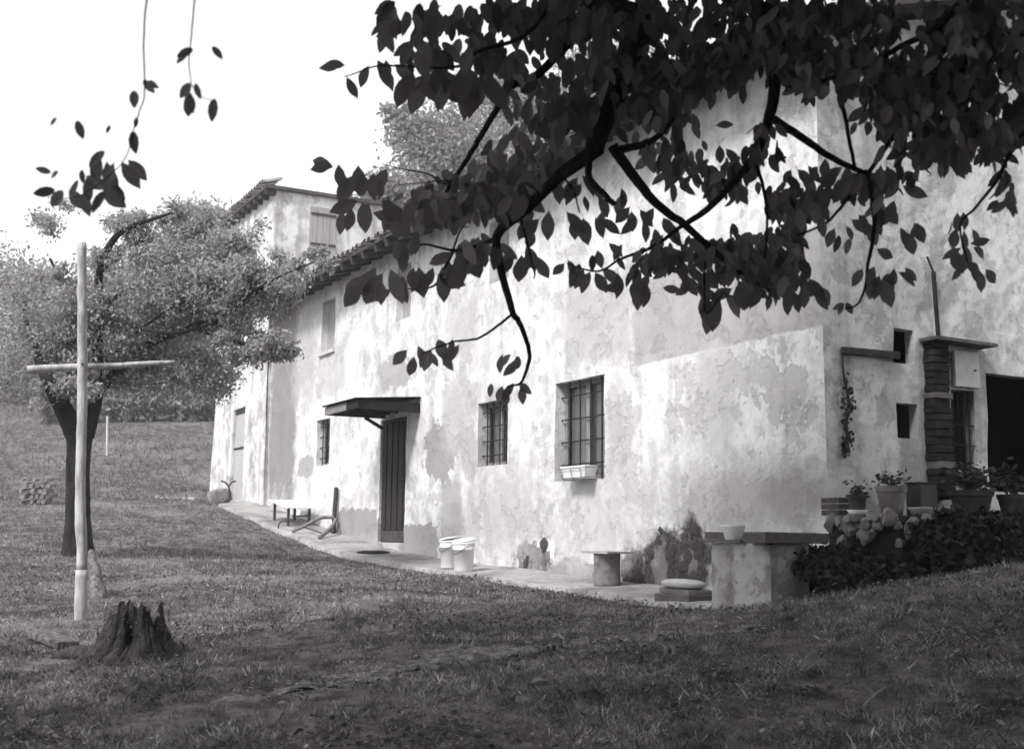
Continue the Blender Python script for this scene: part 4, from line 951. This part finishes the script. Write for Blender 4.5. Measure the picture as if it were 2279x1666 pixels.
# row of vines on the slope
for i, x in enumerate(range(110, 480, 46)):
    g_ = hit_ground(x, 936 - .02*x, 10, 80); d = float((g_ - CAM) @ FWD); g_[2] = float(ground_z(g_[0], g_[1]))
    vn = thing('vine', 'pale leafy vine in the row across the slope', 'vine', g_, 'vines in a row on the slope')
    MB().tube([g_ + np.array([0, 0, -.2]), g_ + np.array([.05, 0, .6]), g_ + np.array([0, 0, 1.2])], [.05, .04, .02], 6).obj('stem', BK, vn)
    V, F = crown([(x, 885 + rnd.uniform(-8, 8), 26, 34, d, 700), (x + 10, 850, 24, 22, d, 350), (x - 5, 915, 16, 16, d, 160)], .17); link('foliage', np_mesh('foliage', V, F), LHE, vn)['kind'] = 'stuff'

# ================================================================ cherry tree over the camera
LCH = leafmat('cherry_leaf', .08, .26, .4, .5); LUP = leafmat('light_blocking_leaf', .05, .12, .25, .5)  # LUP: darker leaf copy for the unseen canopy, lets less light through
cb_ = np.array([10.3, -4.5, 0.]); cb_[2] = float(ground_z(10.3, -4.5))
ch = thing('cherry_tree', 'large-leaved cherry tree whose dark boughs hang over the yard', 'tree', cb_)
fork = np.array([9.9, -4.6, 1.1]); knee = np.array([8.3, -4.3, 3.0]); top1 = at_d(1450, -130, 5.1)
MB().tube(catmull([cb_ + np.array([0, 0, -.3]), cb_ + np.array([-.05, 0, .9]), fork, np.array([10.2, -4.5, 2.6]), np.array([10.0, -4.9, 4.4])]), list(np.linspace(.26, .09, 21)), 14).obj('trunk', BK, ch, smooth=True)
TW = []     # (points, radii) of boughs that carry leaves
def bough(px, d0, d1, r0, r1, pre=None, k=5):
    m = len(px); P = [at_d(x, y, (d0 + (d1 - d0)*i/(m - 1)) - .10) for i, (x, y) in enumerate(px)]
    if pre is not None: P = pre + P
    C_ = catmull(P, k); j = np.array(C_); w = .004*np.stack([fbm(np.arange(len(j))*.7, np.zeros(len(j)) + c_ + d0*7, 5) - .5 for c_ in range(3)], 1); C_ = list(j + w*2)
    MB().tube(C_, list(np.linspace(r0, r1, len(C_))), 8).obj('bough', BK, ch, smooth=True); TW.append(C_); return C_
bough([(1408, 60), (1385, 140), (1350, 220), (1322, 290), (1312, 332)], 5.1, 5.2, .085, .042, [fork, knee, top1])
bough([(1312, 332), (1245, 378), (1195, 428), (1150, 470), (1112, 500), (1096, 530), (1105, 590), (1125, 665), (1133, 692), (1148, 715), (1162, 750), (1169, 785), (1160, 822), (1148, 845), (1120, 853)], 5.2, 5.4, .030, .004)
bough([(1133, 692), (1090, 725), (1052, 747), (1005, 753), (975, 763), (930, 780)], 5.33, 5.45, .007, .003)
bough([(1330, 330), (1235, 395), (1170, 450), (1120, 495)], 5.15, 5.3, .020, .012)
bough([(1300, 30), (1250, 100), (1180, 170), (1130, 190), (1100, 235), (1060, 302), (1032, 350), (1000, 398), (962, 460), (944, 492)], 5.3, 5.6, .026, .007, [knee + np.array([-.3, .2, .2]), at_d(1400, -160, 5.2)])
bough([(1035, 352), (985, 405), (950, 385), (900, 375), (842, 362)], 5.5, 5.6, .006, .002)
bough([(1012, 398), (960, 400), (880, 408)], 5.5, 5.6, .004, .002)
bough([(1352, 322), (1400, 390), (1450, 450), (1510, 495), (1560, 540), (1600, 575), (1650, 612), (1700, 640)], 5.2, 5.3, .026, .006)
bough([(1716, 40), (1712, 130), (1708, 210), (1690, 285), (1665, 345), (1612, 410), (1560, 462), (1512, 495)], 4.9, 5.2, .034, .012, [knee + np.array([-.1, .1, .1]), at_d(1700, -140, 4.9)])
bough([(1708, 262), (1780, 310), (1830, 345), (1885, 372), (1918, 385)], 4.95, 5.0, .018, .010)
bough([(1918, 385), (1930, 480), (1925, 532), (1916, 585), (1908, 640), (1890, 672), (1864, 681)], 5.0, 5.1, .012, .003)
bough([(2150, 100), (2080, 220), (1990, 282), (1918, 380)], 4.6, 5.0, .014, .009, [knee + np.array([.2, .3, -.2]), at_d(2200, -60, 4.5)])
bough([(1848, 180), (1866, 260), (1880, 340), (1888, 370)], 4.9, 5.0, .010, .007); bough([(1905, 395), (1862, 450), (1822, 492), (1760, 520)], 5.0, 5.1, .009, .004)
bough([(2080, 50), (1985, 105), (1900, 150), (1800, 182), (1735, 192)], 4.6, 4.9, .016, .006, [at_d(2200, -80, 4.4)])
bough([(1302, 335), (1300, 390), (1330, 425), (1356, 452)], 5.15, 5.1, .017, .012)
bough([(1510, 495), (1440, 545), (1372, 570), (1320, 598), (1250, 582)], 5.25, 5.4, .010, .003); bough([(1665, 345), (1690, 440), (1692, 530), (1680, 600)], 5.1, 5.2, .009, .003)
bough([(1098, 525), (1045, 545), (1000, 552), (940, 540), (905, 548)], 5.4, 5.5, .010, .004); bough([(1000, 552), (978, 600), (955, 632), (900, 638)], 5.45, 5.5, .010, .003); bough([(1000, 552), (1018, 505), (1035, 500)], 5.45, 5.4, .005, .003)
bough([(1180, 60), (1060, 112), (1010, 146), (930, 148), (835, 146), (760, 170)], 4.7, 4.8, .010, .002, [at_d(1300, -150, 4.8)])
bough([(1150, 480), (1165, 540), (1180, 600), (1178, 615)], 5.3, 5.3, .006, .003); bough([(1240, 385), (1265, 420), (1280, 470)], 5.2, 5.2, .006, .003)
bough([(2235, 330), (2200, 400), (2150, 460), (2120, 500), (2135, 580)], 4.7, 4.9, .010, .003, [at_d(2330, 200, 4.5)])
bough([(1560, 540), (1555, 620), (1560, 690), (1600, 640)], 5.25, 5.3, .006, .003); bough([(1490, 260), (1440, 310), (1370, 330)], 5.2, 5.2, .008, .02)
# twigs of the sprig that hangs at the upper left
for q in ([(440, -60), (425, 60), (418, 150), (430, 200), (470, 225)], [(330, -40), (318, 100), (320, 200), (300, 270), (285, 330), (250, 380), (180, 430), (120, 440)]):
    bough(q, 3.6, 3.7, .003, .001, [at_d(q[0][0] + 60, -260, 3.6)])
LP, LD, LN, LL = [], [], [], []         # single leaves
def leaf_at(px, py, d, ang, L, face=.35):
    p = at_d(px, py, d); dr = RGT*math.sin(ang) - UPV*math.cos(ang) + FWD*rnd.gauss(0, .25)
    nn = -FWD + RGT*rnd.gauss(0, face) + UPV*rnd.gauss(0, face)
    LP.append(p); LD.append(dr); LN.append(nn); LL.append(L*(.88 if px < 520 else 1.25 if px < 1230 else 1.05))
def spray(cx, cy, rx, ry, n, d, L=.10, bias=0., spread=.5):
    for i in range(n):
        f = (i + .5)/n*2 - 1; x = cx + rx*f + rnd.gauss(0, rx*.12); y = cy - ry*.7 + rnd.uniform(-.9, .9)*ry - 6
        leaf_at(x, y, d + rnd.uniform(-.12, .12), bias + f*.4 + rnd.gauss(0, spread), L*rnd.uniform(.75, 1.15))
for s in ((765, 400, 45, 20, 8, 5.0, .10, -.6), (830, 405, 30, 20, 4, 5.2, .095, 0), (810, 480, 50, 26, 8, 5.0, .10, -.3), (880, 480, 40, 30, 5, 5.2, .10), (815, 635, 35, 14, 4, 5.2, .11, -.4), (845, 615, 20, 20, 3, 5.2, .13), (890, 640, 30, 20, 5, 5.3, .095), (895, 560, 40, 30, 5, 5.3, .10),
          (940, 610, 35, 20, 5, 5.2, .10), (1010, 600, 40, 26, 7, 5.2, .12), (1040, 555, 40, 24, 5, 5.3, .11), (1150, 585, 35, 24, 6, 5.3, .10), (1185, 510, 30, 30, 4, 5.3, .10), (925, 790, 30, 16, 6, 5.45, .075, -.3), (960, 785, 20, 20, 5, 5.45, .085), (1005, 770, 14, 12, 2, 5.4, .10, .3), (1000, 765, 10, 10, 1, 5.4, .07),
          (1128, 800, 22, 12, 3, 5.4, .095, -.3), (1142, 792, 6, 6, 1, 5.4, .05), (1118, 858, 36, 8, 6, 5.4, .075, -.1), (1150, 856, 8, 6, 1, 5.4, .07), (1260, 430, 30, 30, 5, 5.2, .11), (1300, 450, 26, 30, 4, 5.2, .10), (1290, 495, 45, 14, 5, 5.2, .12), (1260, 595, 22, 14, 4, 5.4, .085, -.3), (1305, 605, 38, 18, 5, 5.4, .10), (1340, 570, 40, 20, 5, 5.3, .09),
          (1400, 635, 38, 22, 7, 5.3, .11), (1370, 470, 30, 40, 4, 5.5, .10), (1420, 500, 40, 30, 6, 5.3, .10), (1460, 520, 30, 20, 4, 5.3, .10), (1530, 660, 30, 30, 6, 5.3, .10, -.2), (1575, 680, 30, 20, 6, 5.3, .13), (1560, 610, 40, 30, 7, 5.3, .10), (1640, 650, 45, 20, 7, 5.3, .10), (1710, 655, 50, 20, 8, 5.2, .10), (1760, 620, 30, 24, 5, 5.2, .10, .4),
          (1792, 650, 18, 14, 3, 5.2, .10, .5), (1864, 678, 4, 3, 3, 5.1, .06), (1830, 400, 40, 30, 4, 5.0, .11, -.8), (1870, 395, 30, 14, 4, 5.0, .13, -.6), (1950, 395, 30, 20, 4, 5.0, .12, .7), (1860, 540, 20, 24, 4, 5.1, .09), (1905, 520, 26, 30, 5, 5.1, .10), (1950, 460, 40, 30, 6, 5.0, .10), (2010, 520, 26, 24, 4, 4.9, .09),
          (1935, 555, 8, 6, 1, 5.0, .09, 1.2), (1945, 620, 30, 18, 6, 5.0, .11), (1920, 615, 18, 14, 3, 5.0, .09, -.4), (1985, 605, 18, 12, 3, 5.0, .09, .9), (2125, 510, 24, 26, 5, 4.9, .095), (2125, 560, 32, 24, 6, 4.9, .095), (2150, 600, 26, 18, 5, 4.9, .085, .3), (2010, 350, 20, 10, 2, 5.0, .09, 1.3), (1990, 420, 20, 20, 3, 5.0, .09),
          (1580, 290, 12, 6, 1, 5.2, .08, 1.3), (1550, 320, 6, 5, 1, 5.2, .06, 1), (1595, 335, 14, 14, 2, 5.2, .09, .4), (1915, 240, 6, 6, 1, 5, .09), (1890, 280, 8, 8, 1, 5, .07), (1760, 390, 30, 26, 5, 5.1, .10), (1800, 440, 24, 24, 4, 5.1, .10), (2170, 300, 40, 24, 5, 4.7, .11), (2090, 380, 30, 20, 4, 4.8, .10),
          (755, 150, 14, 22, 2, 4.8, .07, -.7), (765, 185, 5, 6, 1, 4.8, .09, -.3), (815, 165, 8, 10, 1, 4.8, .09), (850, 160, 22, 14, 4, 4.8, .09), (985, 185, 60, 20, 9, 4.8, .12), (930, 175, 40, 16, 5, 4.8, .10), (1055, 180, 30, 22, 5, 4.8, .13),
          (418, 130, 10, 16, 2, 3.6, .06), (470, 110, 8, 8, 1, 3.6, .05, .5), (425, 200, 12, 10, 2, 3.6, .07, .3), (416, 215, 8, 6, 2, 3.6, .085), (475, 230, 8, 8, 1, 3.6, .09, .45), (296, 205, 6, 8, 1, 3.7, .06), (322, 190, 12, 14, 2, 3.7, .055, .5), (125, 270, 5, 5, 1, 3.7, .045, -.5), (170, 272, 5, 5, 1, 3.7, .06), (243, 285, 5, 5, 1, 3.7, .04, -.4),
          (302, 270, 5, 5, 1, 3.7, .04, .3), (292, 295, 6, 5, 1, 3.7, .085, .1), (235, 365, 22, 22, 4, 3.7, .11, -.2), (280, 370, 22, 16, 3, 3.7, .10, .2), (200, 410, 40, 16, 4, 3.7, .11, .5), (150, 430, 34, 16, 4, 3.7, .10, -.4), (120, 392, 16, 10, 2, 3.7, .06, -.8), (190, 385, 20, 6, 2, 3.7, .05), (245, 430, 20, 16, 2, 3.7, .09, .6)):
    spray(*s)
HOLES = [(1590, 262, 62, 52), (1675, 205, 36, 40), (1325, 385, 28, 26), (1832, 262, 34, 40), (1890, 268, 26, 22), (1560, 480, 36, 26), (1450, 420, 36, 18), (2060, 420, 55, 30), (2010, 60, 20, 26), (1000, 350, 22, 14), (1100, 540, 40, 14), (1640, 500, 22, 40), (1360, 520, 60, 10), (1230, 560, 44, 40), (1790, 560, 26, 60), (1950, 330, 30, 10), (900, 200, 60, 30), (860, 300, 90, 70), (960, 560, 26, 12), (2080, 300, 18, 8), (1740, 250, 20, 10), (1780, 240, 22, 22), (1785, 335, 48, 26), (2000, 475, 45, 45), (2065, 470, 45, 60), (1860, 478, 36, 26), (1650, 470, 26, 26), (1545, 560, 22, 16), (1755, 330, 30, 40), (1600, 330, 40, 26), (1420, 470, 24, 20), (2110, 420, 50, 40)]
MASS = [(1060, 120, 170, 40, 4.9, 70), (930, 120, 70, 26, 4.8, 22), (1180, 200, 110, 60, 5.2, 40), (1330, 190, 120, 100, 5.2, 190), (1230, 260, 70, 60, 5.3, 60), (1500, 150, 160, 80, 5.0, 300), (1480, 240, 110, 70, 5.2, 150), (1440, 330, 60, 30, 5.3, 40), (1650, 130, 130, 60, 4.9, 170), (1620, 150, 60, 50, 5, 50),
        (1180, 350, 120, 60, 5.4, 110), (1080, 420, 120, 60, 5.5, 100), (1000, 450, 110, 50, 5.5, 70), (1130, 450, 70, 40, 5.3, 50), (930, 470, 60, 40, 5.5, 40), (1060, 545, 60, 24, 5.4, 26), (1490, 390, 60, 50, 5.3, 60), (1560, 400, 60, 40, 5.2, 40), (1500, 350, 70, 24, 5.3, 30),
        (1620, 400, 60, 46, 5.1, 50), (1680, 320, 50, 60, 5.0, 60), (1600, 560, 70, 50, 5.2, 90), (1680, 580, 70, 60, 5.2, 150), (1740, 560, 60, 60, 5.1, 100), (1720, 450, 50, 50, 5.1, 55), (1770, 470, 50, 40, 5.0, 60), (1480, 570, 70, 40, 5.3, 60), (1420, 590, 40, 24, 5.3, 24),
        (1800, 140, 110, 60, 4.8, 160), (1930, 160, 110, 70, 4.8, 170), (2050, 200, 110, 110, 4.7, 260), (2140, 180, 100, 120, 4.6, 270), (2030, 290, 80, 40, 4.8, 90), (1960, 240, 60, 60, 4.8, 80), (2130, 330, 80, 30, 4.7, 70), (1790, 200, 40, 40, 4.9, 40), (2200, 300, 50, 70, 4.6, 60), (2010, 330, 60, 20, 4.8, 24), (2090, 350, 40, 24, 4.8, 24),
        (1930, 430, 50, 40, 5.0, 30), (2215, 420, 22, 60, 4.7, 22), (2090, 500, 20, 20, 4.9, 8), (2000, 380, 40, 24, 4.9, 16), (1900, 400, 30, 20, 5, 12),
        (1300, 40, 330, 50, 5.0, 360), (1800, 40, 260, 50, 4.8, 330), (2180, 60, 120, 60, 4.5, 170), (2270, 200, 40, 140, 4.5, 110), (920, 50, 90, 40, 4.8, 50)]
SP, SD, SN, SL_ = [], [], [], []
for cx, cy, rx, ry, d, n in MASS:
    n = int(n*(1.0 if cy < 300 else .75))
    u = rng.normal(size=(n, 2))*.55; k = np.hypot(u[:, 0], u[:, 1]); u = u[k < 1.15]; m = len(u)
    X = cx + u[:, 0]*rx; Y = cy + u[:, 1]*ry; ok = np.ones(m, bool)
    for hx, hy, hrx, hry in HOLES: ok &= ((X - hx)/hrx)**2 + ((Y + 8 - hy)/hry)**2 > rng.uniform(.55, 1.3, m)
    for x, y in zip(X[ok], Y[ok]):
        SP.append(at_d(x, y - 16, d + .15 + rnd.gauss(0, .28))); SD.append(RGT*rnd.gauss(0, .55) - UPV + FWD*rnd.gauss(0, .5)); SN.append(-FWD + RGT*rnd.gauss(0, .7) + UPV*rnd.gauss(0, .6)); SL_.append(rnd.uniform(.065, .115)*(1.1 if x < 1350 else .9))
# single leaves: the largest of the hanging sprays, 300 at most
order = np.argsort([-l for l in LL])[:300]; keep = set(order.tolist())
FV = []
for y, w in ((0, 0), (.10, .07), (.24, .165), (.42, .225), (.60, .225), (.76, .17), (.89, .08), (1., 0.)): FV.append((y, w))
def big_leaf(seed):
    r_ = random.Random(seed); V = [(0, 0, 0)]; F = []; c = r_.uniform(.04, .16); f_ = r_.uniform(.02, .09); tw = r_.uniform(-.08, .08)
    for i, (y, w) in enumerate(FV[1:-1]):
        z = -c*y*y; jl = r_.uniform(.94, 1.06); jr = r_.uniform(.94, 1.06); V += [(-w*jl, y, z + f_*w*4 + tw*y), (0, y, z), (w*jr, y, z + f_*w*4 - tw*y)]
    V.append((0, 1, -c)); e = len(V) - 1
    F += [(0, 2, 1), (0, 3, 2)]
    for i in range(len(FV) - 3): a = 1 + 3*i; F += [(a, a + 1, a + 4, a + 3), (a + 1, a + 2, a + 5, a + 4)]
    a = e - 3; F += [(a, a + 1, e), (a + 1, a + 2, e)]
    V += [(-.006, -.16, .01), (.006, -.16, .01), (.006, .02, .004), (-.006, .02, .004)]; F.append((e + 1, e + 2, e + 3, e + 4))
    me = bpy.data.meshes.new('leaf'); me.from_pydata(V, [], F); me.update(); me.materials.append(LCH); me.polygons.foreach_set('use_smooth', np.ones(len(me.polygons), bool)); return me
BL = [big_leaf(i) for i in range(8)]
for i in range(len(LP)):
    if i not in keep: SP.append(LP[i]); SD.append(LD[i]); SN.append(LN[i]); SL_.append(LL[i]); continue
    d = Vector(LD[i]).normalized(); x = d.cross(Vector(LN[i])).normalized(); z = x.cross(d)
    o = link('leaf', BL[i % 8], LCH, ch); M = Matrix((x, d, z)).transposed().to_4x4(); M.translation = Vector(LP[i]); o.matrix_basis = M @ Matrix.Diagonal((LL[i]*rnd.uniform(.9, 1.15), LL[i], LL[i], 1))
# unseen canopy; its low skirt behind and beside the camera is added to shade the foreground
n = 340000; fw = rng.uniform(-7, 8.4, n); rt = rng.uniform(-7, 7.5, n); zz = np.where((fw < -.4) | (rt > 3.6) | ((rt < -3.6) & (fw < 2.5)), rng.uniform(.9, 6.8, n), rng.uniform(2.2, 6.8, n))
fh = np.array([-math.cos(YAW), math.sin(YAW), 0]); rh = np.array([math.sin(YAW), math.cos(YAW), 0])
P = np.array([CAM[0], CAM[1], 0]) + fw[:, None]*fh + rt[:, None]*rh + zz[:, None]*np.array([0, 0, 1])
q = project(P); dens = (fbm(P[:, 0]*.9 + 9, P[:, 1]*.9 + 9, 91, 3) - .1)*1.7*np.clip(.8 + rt*.10, .5, 1)
out = ~((q[:, 2] > -.2) & (q[:, 1] > -60 - 90*(q[:, 0] < 850)))
out &= rt > -6.2 + .5*np.maximum(0, fw - 1.5)
P = P[out & (rng.random(n) < dens) & (np.linalg.norm(P - CAM, axis=1) > 2.3)]; n = len(P)
D = rand_unit(n); D[:, 2] -= .8
V1, F1 = leaf_cloud(P, D, rand_unit(n) + np.array([0, 0, .9]), rng.uniform(.12, .19, n), 1.15)
V2, F2 = leaf_cloud(np.array(SP), np.array(SD), np.array(SN), np.array(SL_), rng.uniform(.9, 1.15, len(SP)), OVAL_V, OVAL_F)
o = link('foliage', np_mesh('foliage', V2, F2), LCH, ch); o['kind'] = 'stuff'
o = link('unseen_shading_foliage', np_mesh('unseen_shading_foliage', V1, F1), LUP, ch); o['kind'] = 'stuff'
mb_ = MB()
for i in range(26):
    a = np.array([9.9, -4.8, 2.6]) + np.array([rnd.uniform(-.3, .3), 0, rnd.uniform(0, 1.6)]); e = P[rng.integers(0, n)]; mb_.tube(catmull([a, a*.6 + e*.4 + np.array([0, 0, .35]), e], 4), list(np.linspace(.045, .008, 9)), 6)
mb_.obj('limb', BK, ch)

# ================================================================ grass, weeds, litter
track = np.array([hit_ground(x, y) for x, y in ((540, 1545), (700, 1512), (830, 1490), (960, 1462), (1120, 1435), (1280, 1420), (1420, 1410), (1560, 1400), (1680, 1388))])[:, :2]
def track_dist(x, y):
    d = np.full(len(x), 9.)
    for a, b in zip(track[:-1], track[1:]):
        ab = b - a; t_ = np.clip(((x - a[0])*ab[0] + (y - a[1])*ab[1])/(ab @ ab), 0, 1); d = np.minimum(d, np.hypot(x - a[0] - t_*ab[0], y - a[1] - t_*ab[1]))
    return d
def scatter(n, d0, d1, power, half=.60):
    u = rng.random(n); e = 2 - power
    r = (d0**e + u*(d1**e - d0**e))**(1/e); a = rng.uniform(-half, half, n)
    x = CAM[0] + r*(np.cos(a)*fh[0] + np.sin(a)*rh[0]); y = CAM[1] + r*(np.cos(a)*fh[1] + np.sin(a)*rh[1])
    ok = ~((y > -.93) & (x < .25) & (x > -18.4)) & ~((y > -.08) & (x < .3) & (x > -22)) & ~((x > -.36) & (x < .48) & (y > -1.13) & (y < -.6)) & ~((x < TX + .1) & (x > 0) & (y > -.3))
    return x[ok], y[ok], r[ok]
# worn earth showing along the track
tc_ = np.array(catmull([np.array([p_[0], p_[1], 0]) for p_ in track], 16)); nt = len(tc_); dv = np.gradient(tc_, axis=0); nrm = np.stack([-dv[:, 1], dv[:, 0]], 1); nrm /= np.linalg.norm(nrm, axis=1, keepdims=True); V = []
for i in range(nt):
    hw = (.04 + .30*float(fbm(i*.16, 3., 151, 3)))*math.sin(math.pi*min(1, max(0, (i + .5)/nt)))**.6; of = .16*(float(fbm(i*.12, 8., 152, 3)) - .45)
    for q_ in np.linspace(-1, 1, 9):
        e_ = hw*q_*(1 + .5*(float(vnoise(i*.8, q_*3 + 20, 153)) - .5)); X_ = tc_[i, 0] + nrm[i, 0]*(e_ + of); Y_ = tc_[i, 1] + nrm[i, 1]*(e_ + of); V.append((X_, Y_, float(ground_z(X_, Y_)) + .010*(1 - q_*q_) - .016 + .022*float(vnoise(X_*22, Y_*22, 154)) + .016*float(vnoise(X_*5, Y_*5, 155))))
I = np.arange(nt*9).reshape(nt, 9); tf_ = np.stack([I[:-1, :-1], I[:-1, 1:], I[1:, 1:], I[1:, :-1]], -1).reshape(-1, 4)
tag(link('dirt_track', np_mesh('dirt_track', V, tf_), simple('dry_trodden_earth', .05, .30, 16, bump=1., dist=.03)), kind='structure')
LGR = leafmat('grass_blade', .08, .36, .45, .7, 1.7); LWE = leafmat('weed_leaf', .06, .24, .4, .6, 2.3); LLI = leafmat('dry_litter', .14, .42, .2, .8)
BV = np.array([(-.5, 0, 0), (.5, 0, 0), (.15, .6, .06), (0, 1, -.05)]); BF = np.array([(0, 1, 2), (0, 2, 3)])
x, y, r = scatter(520000, 3.2, 34, 1.7); td2 = track_dist(x, y)
cl = fbm(x*1.6, y*1.6, 101, 4); keep_ = (rng.random(len(x)) < np.clip((cl - .25)*4.0, .25, 1)) & ((td2 > .16) | (rng.random(len(x)) < .55)); x, y, r, cl = x[keep_], y[keep_], r[keep_], cl[keep_]
n = len(x); D = rng.normal(size=(n, 3))*np.array([.75, .75, .25]) + np.array([0, 0, .75]); D[:, 2] = np.abs(D[:, 2])
L = rng.uniform(.018, .048, n)*(.6 + cl)*(1 + .015*r); wd = (.0026 + .0005*r)/L
V, F = leaf_cloud(np.stack([x, y, ground_z(x, y) - .004], 1), D, rand_unit(n), L, wd, BV, BF)
tag(link('grass', np_mesh('grass', V, F), LGR), 'short rough grass covering the sloping yard', 'grass', kind='stuff')
x, y, r = scatter(9000, 3.2, 20, 1.8); cl = fbm(x*2.1 + 3, y*2.1, 131, 3); k_ = rng.random(len(x)) < np.clip((cl - .42)*4, .05, 1); x, y, r = x[k_], y[k_], r[k_]
x = np.repeat(x, 7) + rng.normal(size=len(x)*7)*.02; y = np.repeat(y, 7) + rng.normal(size=len(y)*7)*.02; r = np.repeat(r, 7); n = len(x)
D = rng.normal(size=(n, 3))*np.array([.6, .6, .15]) + np.array([0, 0, .8]); L = rng.uniform(.035, .10, n); wd = (.0016 + .00028*r)/L
V, F = leaf_cloud(np.stack([x, y, ground_z(x, y) - .004], 1), D, rand_unit(n), L, wd, BV, BF)
tag(link('grass_tufts', np_mesh('grass_tufts', V, F), leafmat('tall_grass_blade', .08, .42, .4, .7, 2.0)), 'taller dry grass tufts standing out of the short grass', 'grass', kind='stuff')
x, y, r = scatter(60000, 28, 62, 1.2, .5); k_ = (x < -22) | (y < -1); x, y, r = x[k_], y[k_], r[k_]; cl = fbm(x*.5, y*.5, 141, 4); k_ = rng.random(len(x)) < np.clip((cl - .3)*4, .1, 1); x, y, r = x[k_], y[k_], r[k_]; n = len(x)
D = rng.normal(size=(n, 3))*np.array([.6, .6, .2]) + np.array([0, 0, .8]); L = rng.uniform(.08, .26, n); V, F = leaf_cloud(np.stack([x, y, ground_z(x, y) - .01], 1), D, rand_unit(n), L, .03/L, BV, BF)
tag(link('hill_grass', np_mesh('hill_grass', V, F), leafmat('hill_grass_blade', .09, .26, .4, .7)), 'rough tufted grass on the slope beyond the houses', 'grass', kind='stuff')
x, y, r = scatter(70000, 3.2, 18, 1.9); cl = fbm(x*1.1 + 4, y*1.1, 111, 4); k_ = rng.random(len(x)) < np.clip((cl - .45)*5, 0, 1); x, y, r = x[k_], y[k_], r[k_]; n = len(x)
D = rng.normal(size=(n, 3))*np.array([1, 1, .35]) + np.array([0, 0, .25]); V, F = leaf_cloud(np.stack([x, y, ground_z(x, y) + rng.uniform(.0, .05, n)], 1), D, rand_unit(n) + np.array([0, 0, 1.5]), rng.uniform(.016, .045, n), 1.5)
tag(link('weeds', np_mesh('weeds', V, F), LWE), 'low broad-leaved weeds scattered through the yard grass', 'weeds', kind='stuff')
x, y, r = scatter(60000, 3.2, 16, 1.8); td2 = track_dist(x, y); cl = fbm(x*1.3 + 14, y*1.3, 121, 3); k_ = rng.random(len(x)) < np.where(td2 < .3, .55*np.exp(-(td2/.16)**2), 0) + np.clip(cl - .55, 0, 1)*.30 + .012; x, y = x[k_], y[k_]; n = len(x)
D = rng.normal(size=(n, 3))*np.array([1, 1, .22]); V, F = leaf_cloud(np.stack([x, y, ground_z(x, y) + rng.uniform(.008, .035, n)], 1), D, rand_unit(n)*.6 + np.array([0, 0, 1.2]), rng.uniform(.018, .06, n), rng.uniform(.25, 1.1, n))
tag(link('leaf_litter', np_mesh('leaf_litter', V, F), LLI), 'dry fallen leaves and straw strewn over the grass', 'leaf litter', kind='stuff')

# ================================================================ the misty air that pales the far trees
hz = MB().box((-95, -60, -14.), (45, 75, 20.)).obj('haze', None); tag(hz, 'thin pale morning haze filling the yard and the hillside air', 'haze', kind='stuff')
hm = bpy.data.materials.new('haze_air'); hm.use_nodes = True; ht = hm.node_tree; ht.nodes.clear()
hv = ht.nodes.new('ShaderNodeVolumePrincipled'); hv.inputs['Color'].default_value = (.95, .95, .95, 1); hv.inputs['Density'].default_value = .0024; hv.inputs['Anisotropy'].default_value = .2
ho = ht.nodes.new('ShaderNodeOutputMaterial'); ht.links.new(hv.outputs[0], ho.inputs['Volume']); hz.data.materials.append(hm)
